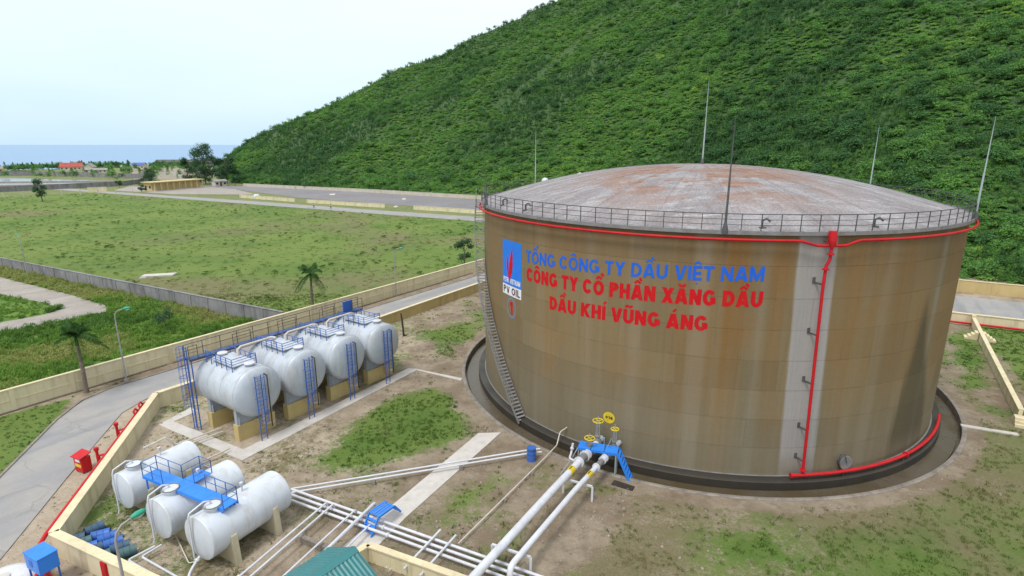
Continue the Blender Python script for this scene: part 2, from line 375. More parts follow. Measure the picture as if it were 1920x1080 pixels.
mat('ochre_wall', (0.56, 0.43, 0.20), (0.50, 0.385, 0.18), 0.5, 0.8, bump=0.008, dirt=(0.26, 0.19, 0.10), dirt_amt=0.5, streak=True)
mat('grey_block_wall', (0.27, 0.265, 0.275), (0.20, 0.195, 0.20), 0.45, 0.85, bump=0.015, dirt=(0.09, 0.085, 0.085), dirt_amt=0.7, streak=True)
mat('dark_gutter', (0.10, 0.075, 0.055), (0.07, 0.05, 0.04), 1.0, 0.9)

# ------------------------------------------------------------------ ground: one sheet, finer round the yard, with a round opening for the tank pit
def make_ground():
    rad = [22.32]
    while rad[-1] < 62: rad.append(rad[-1] + 0.34)
    while rad[-1] < 1500: rad.append(rad[-1] * 1.05)
    rad = np.array(rad); na = 720; an = np.linspace(0, 2 * np.pi, na, endpoint=False)
    X = TC[0] + rad[:, None] * np.cos(an); Y = TC[1] + rad[:, None] * np.sin(an)
    P = np.stack([X.ravel(), Y.ravel()], 1); n = len(P)
    z = (fbm(P, 5.0, 3) - 0.5) * 0.10
    flat = np.clip((np.hypot(P[:, 0] - TC[0], P[:, 1] - TC[1]) - 23.5) / 6, 0, 1); z *= flat
    # sea bed beyond the shore
    sh = np.minimum(P[:, 0] - (-440 + (P[:, 1] - 440) * 0.31), 760 - P[:, 1]); z += np.where(sh < 0, np.maximum(sh * 0.12, -7), 0)
    # road, paths and walls stand on firm flat ground
    zone = np.zeros((n, 4)); zone[:, 1] = 0.45
    dist = np.hypot(P[:, 0], P[:, 1])
    far = softpoly(P, [(-900, 2000), (-900, -300), (1500, -300), (1500, 2000)], 1)
    zone[:, 0] = 0.25; zone[:, 1] = 0.35
    zone[dist > 120, 0] = 0.56; zone[dist > 120, 1] = 0.18; zone[dist > 120, 3] = 0.5
    f = softpoly(P, FIELD, 3.0); zone[:, 0] = zone[:, 0] * (1 - f) + 0.92 * f
    zone[:, 3] = f * (0.14 + 0.60 * np.clip((fbm(P, 26, 11) - 0.45) * 3.2, 0, 1))
    f = softpoly(P, LUSH, 2.0); zone[:, 0] = np.maximum(zone[:, 0], f * 1.0); zone[:, 2] = f; zone[:, 3] = np.where(f > 0.5, np.clip(fbm(P, 9, 5) * 1.4 - 0.62, 0, 1) + 0.6 * np.clip(1 - polydist(P, [(-100, 102.7), (-27.6, 64.7)], False) / 6, 0, 1), zone[:, 3])
    f = softpoly(P, LAWN, 1.0); zone[:, 0] = np.maximum(zone[:, 0] * (1 - f), f * 1.05); zone[:, 3] = np.where(f > 0.5, 0.12, zone[:, 3])
    # yard inside the dyke
    yard = DYKE[:5] + [(110, 36.9), (80, 8), (-10, 8), (-14, 20.5)]
    yi = inpoly(P, yard); zone[yi, 0] = 0.37; zone[yi, 3] = 0.45
    zone[yi, 1] = np.clip(0.95 - (P[yi, 0] + 24) / 26, 0.12, 0.95)
    zr_ = yi & (P[:, 0] > 5.5) & (P[:, 1] < 40); zone[zr_, 0] = 0.60; zone[zr_, 3] = 0.85
    for poly, v, dry in PATCHES:
        f = softpoly(P, poly, 3.6); zone[:, 0] = np.maximum(zone[:, 0], f * v); zone[:, 3] = zone[:, 3] * (1 - f) + dry * f
    var = (fbm(P, 3.2, 77, 5) - 0.5) * 1.5 + (fbm(P, 11, 79, 3) - 0.5) * 0.9; yv = np.where(zr_, 0.38, np.where(yi, 1.0, 0.0))
    zone[:, 0] = np.clip(zone[:, 0] + yv * var * 0.55, 0, 1.1); zone[:, 3] = np.clip(zone[:, 3] + yv * ((fbm(P, 5.0, 83, 5) - 0.5) * 2.4), 0, 1)
    for poly in BARE:
        f = softpoly(P, poly, 1.5); zone[:, 0] *= 1 - 0.85 * f; zone[:, 1] = zone[:, 1] * (1 - f) + 0.34 * f
    rr = np.hypot(P[:, 0] - TC[0], P[:, 1] - TC[1]); zone[:, 0] *= np.clip((rr - 22.6) / 1.1, 0.15, 1)
    # verge between wall and road is reddish bare soil; beside the dyke it is sandy
    vg = inpoly(P, ROAD_L[5:10] + OUTER[1:3][::-1] + [(-36.6, 49.0)]); zone[vg, 0] = 0.12; zone[vg, 1] = 0.10
    d = polydist(P, DYKE[:4], False); s_ = (d < 3.4) & ~yi; zone[s_, 0] = 0.1; zone[s_, 1] = 0.75
    vr = inpoly(P, [(7, 114), (67, 81), (140, 40), (110, 38), (54.6, 67.5), (3.2, 95)]); zone[vr, 0] = 0.12; zone[vr, 1] = 0.45
    z -= 0.03 * np.clip(1 - polydist(P, ROAD) / 0.8, 0, 1); z[inpoly(P, ROAD)] = -0.05
    for w in WALKS: z[inpoly(P, w)] = -0.03
    z[inpoly(P, PATH_A)] = -0.06
    nr = len(rad); idx = np.arange(nr * na).reshape(nr, na)
    a = idx[:-1]; b = np.roll(idx, -1, 1)[:-1]; c = np.roll(idx, -1, 1)[1:]; d = idx[1:]
    F = np.stack([a, d, c, b], -1).reshape(-1, 4)
    me = bpy.data.meshes.new('ground'); me.vertices.add(n); me.vertices.foreach_set('co', np.column_stack([P, z]).ravel())
    me.loops.add(F.size); me.loops.foreach_set('vertex_index', F.ravel().astype(np.int32)); me.polygons.add(len(F)); me.polygons.foreach_set('loop_start', np.arange(0, F.size, 4, dtype=np.int32))
    me.update(calc_edges=True); me.polygons.foreach_set('use_smooth', np.ones(len(F), bool))
    ca = me.color_attributes.new('zone', 'FLOAT_COLOR', 'POINT'); ca.data.foreach_set('color', zone.astype(np.float32).ravel())
    me.materials.append(MATS['earth_and_turf']); o = bpy.data.objects.new('ground', me); COL.objects.link(o); struct(o)
    return P, zone, z
GP, GZONE, GZ = make_ground()

# sea
m, t = newmat('sea_water'); p = t.pos(); h = t.noise(p, 0.10, 6, 0.6)
t.out(t.mix(t.noise(p, 0.004, 4), (0.10, 0.235, 0.44), (0.13, 0.28, 0.48)), 0.30, 0, h, 0.5, 0.4)
b = B(); b.add([(-14000, 300, -2.2), (3000, 300, -2.2), (3000, 15000, -2.2), (-14000, 15000, -2.2)], [(0, 1, 2, 3)]); struct(b.build('sea', 'sea_water'))

# roads and paths: sheets a little over the ground
def strip_sheet(name, L, R, z, m):
    """quad strip between two polylines resampled to the same count"""
    def rs(pl, k):
        pl = np.array(pl, float); s = np.r_[0, np.cumsum(np.linalg.norm(np.diff(pl, axis=0), axis=1))]; q = np.linspace(0, s[-1], k)
        return np.stack([np.interp(q, s, pl[:, 0]), np.interp(q, s, pl[:, 1])], 1)
    k = 90; A, C = rs(L, k), rs(R, k); b = B()
    b.add([(x, y, z) for x, y in A] + [(x, y, z) for x, y in C], [(i, k + i, k + i + 1, i + 1) for i in range(k - 1)]); return struct(b.build(name, m))
strip_sheet('perimeter_road', ROAD_L, ROAD_R, 0.012, 'road_surface')
b = B(); b.sheet(PATH_A, 0.0); struct(b.build('dirt_track', 'track_surface'))
strip_sheet('service_road', [(-260, 305), (-193, 267), (-152, 245.5), (-98.5, 217.5), (-46.5, 189), (-8.8, 169.5), (60, 132)], [(-250, 290), (-185.5, 256.2), (-150, 237), (-93.4, 206), (-45, 179), (-8.4, 159.8), (55, 125)], 0.05, 'road_surface')
b = B(); b.sheet([(-165, 300), (-135, 277), (-87, 232), (-46, 207), (-9.5, 186), (45, 155), (52, 178), (-11, 223), (-62.7, 257), (-142, 300)], 0.055); struct(b.build('asphalt_lot', 'asphalt_surface'))
b = B()
b.sheet([(-200, 297), (-165, 300), (-142, 286), (-112, 248), (-150, 250), (-190, 271)], 0.045); struct(b.build('gravel_forecourt', 'track_surface'))
b = B(); b.prism(WALKS[0], -0.1, 0.035); struct(b.build('concrete_walkway', 'pale_concrete'))
# road kerb on the lawn side
b = B()
kl = ROAD_L[:9]
for i in range(len(kl) - 1): b.bar((*kl[i], 0.02), (*kl[i + 1], 0.02), 0.16, 0.14)
struct(b.build('road_kerb', 'kerb_concrete'))

# ------------------------------------------------------------------ hill
HB = np.array([(-222, 432), (-196, 392), (-176, 352), (-150, 315), (-112, 284), (-62, 261), (-11, 228), (27, 199), (54, 156), (67, 106), (83, 84), (142, 52), (235, 0)], float)
HC = np.array([(-232, 446, 4), (-211, 450, 18.5), (-191, 455, 29.5), (-155, 462, 46), (-118, 470, 65), (-70, 477, 85), (-12, 488, 111.5), (40, 495, 134), (110, 480, 165), (190, 440, 190), (270, 380, 205), (330, 300, 210), (400, 180, 200)], float)
def spl(A, u):
    A = np.vstack([2 * A[0] - A[1], A, 2 * A[-1] - A[-2]]); i = np.clip(np.floor(u).astype(int), 0, len(A) - 4); f = (u - i)[:, None]
    p0, p1, p2, p3 = A[i], A[i + 1], A[i + 2], A[i + 3]
    return 0.5 * (2 * p1 + (p2 - p0) * f + (2 * p0 - 5 * p1 + 4 * p2 - p3) * f ** 2 + (3 * p1 - p0 - 3 * p2 + p3) * f ** 3)
def hill_point(u, s):
    """u along the hill in stations, s from foot (0) to crest (1), beyond 1 down the far side"""
    b_ = spl(HB, u); c_ = spl(HC, u); ss = np.minimum(s, 1.0)
    xy = b_ + (c_[:, :2] - b_) * s[:, None]
    prof = ss ** 1.08
    back = np.clip(s - 1, 0, None); zz = (c_[:, 2] + (fbm(np.column_stack([u * 24, u * 0 + 3]), 16, 91, 4) - 0.5) * 11 * np.clip(c_[:, 2] / 40, 0.15, 1)) * (prof - back * 1.6 - back ** 2)
    gul = (fbm(xy, 70, 21) - 0.5) * 20 + (fbm(xy, 18, 23, 3) - 0.5) * 3.0
    w = np.clip(ss * 6, 0, 1) * np.clip((1.0 - ss) * 5, 0.12, 1)
    return np.column_stack([xy, np.maximum(zz + gul * w, -6) - 0.3 * (1 - np.clip(ss * 20, 0, 1))])
mat('hill_soil', (0.034, 0.080, 0.022), (0.055, 0.100, 0.030), 0.12, 0.95)
nu, ns = 150, 70
uu, ssv = np.meshgrid(np.linspace(0, 12, nu), np.r_[np.linspace(0, 1, ns - 10), np.linspace(1.03, 1.5, 10)], indexing='ij')
HV = hill_point(uu.ravel(), ssv.ravel())
idx = np.arange(nu * ns).reshape(nu, ns); F = np.stack([idx[:-1, :-1], idx[1:, :-1], idx[1:, 1:], idx[:-1, 1:]], -1).reshape(-1, 4)
b = B(); b.add(HV, [tuple(map(int, f)) for f in F], True); struct(b.build('hill', 'hill_soil'))
# surface distance helper for planting

# ------------------------------------------------------------------ plants
def foliage(name, dark, mid, bright, trans=0.25, attr=True):
    m, t = newmat(name)
    if attr:
        a = t.n('Attribute', attribute_name='tint', attribute_type='INSTANCER'); f = a.outputs['Fac']
    else: f = t.noise(t.pos(), 0.8, 3)
    rnd = t.n('ObjectInfo').outputs['Random']
    n = t.noise(t.pos(), 2.5, 3, 0.6)
    f = t.math('ADD', f, t.math('ADD', t.math('MULTIPLY_ADD', rnd, 0.22, -0.11), t.math('MULTIPLY_ADD', n, 0.5, -0.25)))
    col = t.mix(t.smooth(f, 0.5, 1.0), t.mix(t.smooth(f, 0.0, 0.5), dark, mid), bright)
    t.out(col, 0.75, 0, None, 0, 0.2, trans)
foliage('scrub_leaf', (0.068, 0.165, 0.060), (0.145, 0.31, 0.072), (0.30, 0.47, 0.088), 0.38)
foliage('grass_blade', (0.055, 0.110, 0.020), (0.115, 0.190, 0.036), (0.24, 0.215, 0.10), 0.35)
foliage('lush_blade', (0.090, 0.19, 0.036), (0.165, 0.30, 0.050), (0.30, 0.325, 0.105), 0.4)
foliage('tree_leaf', (0.032, 0.082, 0.042), (0.055, 0.120, 0.055), (0.085, 0.17, 0.068), 0.3, False)
foliage('palm_leaf', (0.036, 0.092, 0.026), (0.06, 0.14, 0.036), (0.10, 0.20, 0.05), 0.3, False)
mat('bark', (0.16, 0.125, 0.095), (0.095, 0.075, 0.06), 3.0, 0.9, bump=0.02)
mat('palm_bark', (0.21, 0.175, 0.14), (0.13, 0.105, 0.085), 3.0, 0.9, bump=0.015)

def proto(name, me):
    return bpy.data.objects.new(name, me)
def shrub(name, seed, w, h, n, leaf, m, lobes=5, aspect=0.6, up=0.0):
    r = np.random.default_rng(seed); C_ = np.column_stack([r.uniform(-w * 0.32, w * 0.32, lobes), r.uniform(-w * 0.32, w * 0.32, lobes), r.uniform(h * 0.25, h * 0.62, lobes)])
    S = r.uniform(0.55, 1.0, lobes) * w * 0.34; k = r.integers(0, lobes, n)
    d = r.normal(0, 1, (n, 3)); d /= np.linalg.norm(d, axis=1)[:, None]; d[:, 2] = np.abs(d[:, 2]) * 0.9 + 0.05 * d[:, 2]
    rad = S[k] * r.uniform(0.55, 1.05, n); P = C_[k] + d * rad[:, None] * np.array([1, 1, h / w * 1.3]); P[:, 2] = np.maximum(P[:, 2], 0.02)
    return proto(name, leaf_mesh(name, P, d + np.array([0, 0, 0.5 + up]), leaf, m, r, aspect, 0.45))
def spiky(name, seed, w, h, n, leaf, m):
    r = np.random.default_rng(seed); z = r.power(1.2, n); a = r.uniform(0, 2 * np.pi, n); rad = w / 2 * (1.05 - z) ** 0.7 * r.uniform(0.2, 1, n)
    P = np.column_stack([rad * np.cos(a), rad * np.sin(a), z * h]); d = np.column_stack([np.cos(a), np.sin(a), np.full(n, 0.2)])
    return proto(name, leaf_mesh(name, P, d, leaf, m, r, 0.28, 0.5))
def tuft(name, seed, n, h, spread, wid, m):
    r = np.random.default_rng(seed); b = B()
    for i in range(n):
        a = r.uniform(0, 6.28); q = r.uniform(0, spread); x, y = q * math.cos(a), q * math.sin(a); hh = h * r.uniform(0.55, 1.1); a2 = r.uniform(0, 6.28); ln = hh * r.uniform(0.15, 0.75)
        dx, dy = math.cos(a2) * ln, math.sin(a2) * ln; px, py = -math.sin(a2) * wid / 2, math.cos(a2) * wid / 2
        b.add([(x - px, y - py, 0), (x + px, y + py, 0), (x + dx * .4 + px * .8, y + dy * .4 + py * .8, hh * .65), (x + dx * .4 - px * .8, y + dy * .4 - py * .8, hh * .65), (x + dx, y + dy, hh)], [(0, 1, 2, 3), (3, 2, 4)])
    me = bpy.data.meshes.new(name); me.from_pydata(b.v, [], b.f); me.materials.append(MATS[m]); return proto(name, me)

# scrub on the hillside
def plant_hill():
    r = np.random.default_rng(31); N = 420000
    u = r.uniform(0.2, 12, N); s = r.uniform(0, 1.03, N)
    b_ = spl(HB, u); c_ = spl(HC, u); b2 = spl(HB, np.minimum(u + 0.05, 12)); c2 = spl(HC, np.minimum(u + 0.05, 12))
    run = np.linalg.norm(c_[:, :2] - b_, axis=1); xy0 = b_ + (c_[:, :2] - b_) * s[:, None]; xy1 = b2 + (c2[:, :2] - b2) * s[:, None]
    area = run * np.linalg.norm(xy1 - xy0, axis=1); area /= area.max()
    P = hill_point(u, s); d = np.hypot(P[:, 0], P[:, 1])
    keep = r.random(N) < area * np.clip(260 / d, 0.35, 2.2) * 1.0
    keep &= (P[:, 1] > 40) & (np.abs(P[:, 0] / P[:, 1]) < 1.35) & (P[:, 2] < 21.5 + 0.30 * d + 6)
    # what the big tank hides for good can stay bare
    P, s, u = P[keep], s[keep], u[keep]; n = len(P)
    sp_ = fbm(P[:, :2], 60, 41); sp2 = fbm(P[:, :2], 22, 43); patch = np.clip(0.5 + (sp_ - 0.5) * 2.6 + (sp2 - 0.5) * 1.3, 0, 1)
    tint = 0.08 + 0.50 * patch + r.normal(0, 0.15, n); tint += 0.18 * np.clip(1 - s * 7, 0, 1)
    path = np.abs(P[:, 0] * 0.62 + (P[:, 1] - 395) * -0.78 - 45 + 10 * np.sin(P[:, 1] / 19)) < 2.2      # a lighter grassy trace up the slope
    tint[path & (s > 0.35) & (s < 0.9)] += 0.35
    kind = np.where(patch < 0.42, r.choice([3, 4, 0, 1], n, p=[0.36, 0.26, 0.2, 0.18]), r.choice([0, 1, 2, 4], n, p=[0.36, 0.3, 0.28, 0.06]))
    edge = s > 0.975; kind[edge] = r.choice([3, 4, 1], edge.sum(), p=[0.45, 0.3, 0.25])
    sc = r.uniform(0.34, 0.85, n) * np.where(path & (s > .35) & (s < .9), 0.55, 1.0)
    big = r.random(n) < 0.05; sc[big] *= r.uniform(1.3, 1.9, big.sum()); kind[big] = 5; tint[big] -= 0.14
    P[:, 2] -= 0.15
    protos = [shrub('scrub_a', 1, 3.0, 1.9, 330, 0.34, 'scrub_leaf', 7), shrub('scrub_b', 2, 2.5, 2.3, 300, 0.30, 'scrub_leaf', 6), shrub('scrub_c', 3, 3.6, 1.3, 320, 0.38, 'scrub_leaf', 8, 0.8), spiky('scrub_d', 4, 1.5, 3.4, 220, 0.40, 'scrub_leaf'), spiky('scrub_e', 5, 2.2, 2.6, 240, 0.36, 'scrub_leaf'), shrub('scrub_f', 6, 3.6, 3.4, 420, 0.36, 'scrub_leaf', 12)]
    scatter('hillside_scrub', P, r.uniform(0, 6.28, n), sc, kind, tint, protos, 'dense green scrub and young trees covering the hillside')
    return n
n_scrub = plant_hill()

# grass in the yard, on the lawn, in the field and on the wild strip
def area_points(poly_or_box, n, r):
    x0, x1, y0, y1 = poly_or_box; return np.column_stack([r.uniform(x0, x1, n), r.uniform(y0, y1, n)])
def nearest_zone(P):
    """zone colour under each point, from the polar ground sheet"""
    rad = np.hypot(GP[::720, 0] - TC[0], GP[::720, 1] - TC[1]); dx, dy = P[:, 0] - TC[0], P[:, 1] - TC[1]
    ri = np.clip(np.searchsorted(rad, np.hypot(dx, dy)), 0, len(rad) - 1); ai = np.round((np.arctan2(dy, dx) % (2 * np.pi)) / (2 * np.pi) * 720).astype(int) % 720
    return GZONE[ri * 720 + ai], GZ[ri * 720 + ai]
HARD = [ROAD, PATH_A, WALKS[0]]
SLAB = [(-27.9, 40.1), (-18.8, 35.0), (-9.2, 51.9), (-18.5, 57.2)]
def clear(P):
    k = np.hypot(P[:, 0] - TC[0], P[:, 1] - TC[1]) > 22.7
    for h in HARD + [SLAB]: k &= ~inpoly(P, h)
    for ln in (OUTER, DYKE): k &= polydist(P, ln, False) > 0.45
    return k
def plant_grass():
    r = np.random.default_rng(5)
    # short turf
    P = area_points((-46, 62, 16, 80), 120000, r); P = P[clear(P)]; zn, zz = nearest_zone(P)
    dens = np.clip((zn[:, 0] + (fbm(P, 1.1, 9) - 0.5) * 1.7 - 0.42) * 1.6, 0, 1) * np.where(zn[:, 2] > 0.5, 0, 1) * np.where(inpoly(P, LAWN), 0.45, 1)
    k = r.random(len(P)) < dens * 0.75; P, zn, zz = P[k], zn[k], zz[k]; n = len(P)
    tint = 0.10 + 0.80 * zn[:, 3] + r.normal(0, 0.13, n) + (fbm(P, 3, 19) - .5) * 0.5
    scatter('short_turf', np.column_stack([P, zz]), r.uniform(0, 6.28, n), r.uniform(0.5, 1.15, n), r.integers(0, 3, n), tint, [tuft('turf_a', 11, 16, 0.13, 0.16, 0.025, 'grass_blade'), tuft('turf_b', 12, 14, 0.17, 0.18, 0.025, 'grass_blade'), tuft('turf_c', 13, 14, 0.10, 0.2, 0.03, 'grass_blade')], 'short patchy turf growing over the bare yard and lawn')
    # wild tall grass outside the wall
    P = area_points((-130, -26, 18, 118), 60000, r); P = P[inpoly(P, LUSH) & clear(P)]
    k = r.random(len(P)) < np.clip(60 / np.hypot(P[:, 0], P[:, 1]), 0.4, 1) * (0.5 + fbm(P, 4, 3)); P = P[k]
    inner = inpoly(P, [(-61.5, 73.0), (-65, 75), (-84, 84), (-132, 109), (-132, 20), (-90, 45), (-66, 64.5), (-61, 70)])
    zn, zz = nearest_zone(P); n = len(P)
    tint = np.clip(0.48 + (fbm(P, 8, 27) - 0.5) * 3.0 + 0.5 * np.clip(1 - polydist(P, [(-100, 102.7), (-27.6, 64.7)], False) / 5, 0, 1), -.1, 1.15) + r.normal(0, 0.14, n); sc = r.uniform(0.5, 1.2, n) * (0.55 + 0.9 * fbm(P, 7, 33)); sc[inner] *= 0.5; tint[inner] = 0.35 + r.normal(0, 0.07, inner.sum())
    scatter('wild_grass', np.column_stack([P, zz]), r.uniform(0, 6.28, n), sc, r.integers(0, 3, n), tint, [tuft('wild_a', 14, 26, 0.75, 0.4, 0.05, 'lush_blade'), tuft('wild_b', 15, 24, 0.55, 0.45, 0.06, 'lush_blade'), shrub('wild_c', 16, 1.1, 0.6, 70, 0.2, 'lush_blade', 4)], 'tall bright green wild grass between the grey wall and cream wall')
    # the pasture: low tufts and darker weeds
    P = area_points((-230, 44, 62, 262), 90000, r); P = P[inpoly(P, FIELD) & clear(P)]
    P = P[r.random(len(P)) < 0.28 * np.clip(90 / np.hypot(P[:, 0], P[:, 1]), 0.2, 1)]; zn, zz = nearest_zone(P); n = len(P)
    weed = (r.random(n) < 0.03 + 0.16 * (fbm(P, 14, 61) > 0.60)); tint = 0.50 + 0.40 * zn[:, 3] + r.normal(0, 0.08, n); tint[weed] = 0.16 + r.normal(0, 0.08, weed.sum())
    pk = np.where(weed, 2, r.integers(0, 2, n)); sc = np.where(weed, r.uniform(0.35, 1.3, n), r.uniform(0.8, 1.8, n))
    scatter('pasture_grass', np.column_stack([P, zz]), r.uniform(0, 6.28, n), sc, pk, tint, [tuft('past_a', 17, 14, 0.14, 0.35, 0.04, 'grass_blade'), tuft('past_b', 18, 14, 0.2, 0.4, 0.04, 'grass_blade'), shrub('past_c', 19, 1.1, 0.5, 90, 0.16, 'grass_blade', 4)], 'low grass and scattered darker weeds of the open pasture')
plant_grass()
# loose stones and clods on the bare yard
def stones():
    r = np.random.default_rng(44); ps = []
    mat('stone', (0.34, 0.29, 0.235), (0.20, 0.165, 0.13), 2.0, 0.9)
    for k in range(3):
        rr = np.random.default_rng(90 + k); b = B(); V = []
        for i in range(4):
            for j in range(6):
                a = j * math.pi / 3; q = (0.55, 1.0, 0.85, 0.3)[i] * rr.uniform(.75, 1.2); V.append((.05 * q * math.cos(a), .05 * q * math.sin(a), (-.02, .0, .03, .05)[i]))
        b.add(V, [(i * 6 + j, i * 6 + (j + 1) % 6, (i + 1) * 6 + (j + 1) % 6, (i + 1) * 6 + j) for i in range(3) for j in range(6)] + [tuple(range(18, 24))])
        me = bpy.data.meshes.new('stone'); me.from_pydata(b.v, [], b.f); me.materials.append(MATS['stone']); ps.append(proto('stone_' + 'abc'[k], me))
    P = area_points((-32, 46, 18, 70), 26000, r); P = P[clear(P)]; zn, zz = nearest_zone(P)
    k = r.random(len(P)) < np.clip(1.15 - zn[:, 0] * 1.6, 0, 1) * np.clip((fbm(P, 3, 17) - .42) * 4, .05, 1); P, zz = P[k], zz[k]; n = len(P)
    scatter('yard_stones', np.column_stack([P, zz]), r.uniform(0, 6.28, n), r.gamma(2.2, .38, n) + .25, r.integers(0, 3, n), r.random(n), ps, 'loose stones and clods scattered over the bare yard')
stones()

# ------------------------------------------------------------------ lettering: stroke glyphs -> distance field -> flat faces (no overlaps)
def glyph(ch, t):
    h = t / 2
    def arc(cx, cy, rx, ry, a, b_, n=18): return [(cx + rx * math.cos(math.radians(a + (b_ - a) * i / n)), cy + ry * math.sin(math.radians(a + (b_ - a) * i / n))) for i in range(n + 1)]
    acc = {'Ổ': ('O', 'ch'), 'Ô': ('O', 'c'), 'Ầ': ('A', 'cg'), 'Ệ': ('E', 'cd'), 'Ă': ('A', 'b'), 'Í': ('I', 'a'), 'Ũ': ('U', 't'), 'Á': ('A', 'a')}
    base, marks = acc.get(ch, (ch, ''))
    W = {'I': t, 'M': 0.86, 'N': 0.72, 'T': 0.62, 'O': 0.80, 'G': 0.78, 'C': 0.74, 'A': 0.78, 'V': 0.74, 'Y': 0.72, 'X': 0.74, 'K': 0.74, 'E': 0.56, 'L': 0.54, 'P': 0.64, 'R': 0.68, '1': 0.40, ' ': 0.24, '0': 0.6, '8': 0.6}
    w = W.get(base, 0.70); c = w / 2; S = []
    stem = lambda x: [(x, -0.3), (x, 1.3)]
    if base == 'T': S = [[(-.2, 1 - h), (w + .2, 1 - h)], [(c, -.3), (c, 1 - h)]]
    elif base == 'N': S = [stem(h), stem(w - h), [(h, 1.0), (w - h, 0.0)]]
    elif base == 'O' or base == '0': S = [arc(c, .5, c - h, .5 - h, 0, 360, 30)]
    elif base == '8': S = [arc(c, .73, c - h, .27 - h * .6, 0, 360, 20), arc(c, .27, c - h, .27 - h * .6, 0, 360, 20)]
    elif base == 'C': S = [arc(c, .5, c - h, .5 - h, 36, 324, 28)]
    elif base == 'G': S = [arc(c, .5, c - h, .5 - h, 38, 325, 28), [(c + .06, .43), (w - h, .43), (w - h, .12)]]
    elif base == 'Y': S = [[(h * .6, 1.12), (c, .42)], [(w - h * .6, 1.12), (c, .42)], [(c, .42), (c, -.3)]]
    elif base == 'D': S = [stem(h), [(h, 1 - h), (w * .4, 1 - h)] + arc(w * .4, .5, w * .6 - h, .5 - h, 90, -90) + [(h, h)]]
    elif base == 'A': S = [[(h * .55, -.2), (c - .01, 1.05)], [(w - h * .55, -.2), (c + .01, 1.05)], [(w * .24, .27), (w * .76, .27)]]
    elif base == 'U': S = [[(h, 1.3), (h, .4)] + arc(c, .4, c - h, .4 - h, 180, 360) + [(w - h, 1.3)]]
    elif base == 'V': S = [[(h * .55, 1.2), (c - .01, -.05)], [(w - h * .55, 1.2), (c + .01, -.05)]]
    elif base == 'I': S = [stem(h)]
    elif base == 'E': S = [stem(h), [(h, 1 - h), (w + .2, 1 - h)], [(h, .5), (w - .06, .5)], [(h, h), (w + .2, h)]]
    elif base == 'M': S = [stem(h), stem(w - h), [(h, 1.0), (c, .12), (w - h, 1.0)]]
    elif base == 'P': S = [stem(h), [(h, 1 - h), (w * .5, 1 - h)] + arc(w * .5, .72, w * .5 - h, .28 - h, 90, -90, 12) + [(h, .44)]]
    elif base == 'R': S = [stem(h), [(h, 1 - h), (w * .5, 1 - h)] + arc(w * .5, .72, w * .5 - h, .28 - h, 90, -90, 12) + [(h, .44)], [(w * .45, .44), (w - h * .6, -.2)]]
    elif base == 'H': S = [stem(h), stem(w - h), [(h, .5), (w - h, .5)]]
    elif base == 'X': S = [[(h * .5, 1.15), (w - h * .5, -.15)], [(h * .5, -.15), (w - h * .5, 1.15)]]
    elif base == 'K': S = [stem(h), [(h, .36), (w - h * .5, 1.12)], [(w * .38, .55), (w - h * .4, -.15)]]
    elif base == 'L': S = [stem(h), [(h, h), (w + .2, h)]]
    elif base == '1': S = [[(w - h, -.3), (w - h, 1.3)], [(w - h, .95), (0.02, .72)]]
    M_ = []
    if 'c' in marks: M_.append([(c - .2, 1.10), (c, 1.26), (c + .2, 1.10)])
    if 'a' in marks: M_.append([(c - .03, 1.12), (c + .14, 1.32)])
    if 'g' in marks: M_.append([(c + .12, 1.46), (c + .27, 1.27)])
    if 'h' in marks: M_.append([(c + .14, 1.38), (c + .22, 1.46), (c + .30, 1.40), (c + .22, 1.30), (c + .22, 1.26)])
    if 'b' in marks: M_.append([(c - .18, 1.28), (c - .1, 1.14), (c + .1, 1.14), (c + .18, 1.28)])
    if 't' in marks: M_.append([(c - .24, 1.12), (c - .1, 1.24), (c + .1, 1.14), (c + .24, 1.26)])
    if 'd' in marks: M_.append([(c, -.20), (c + .01, -.20)])
    return w, S, M_
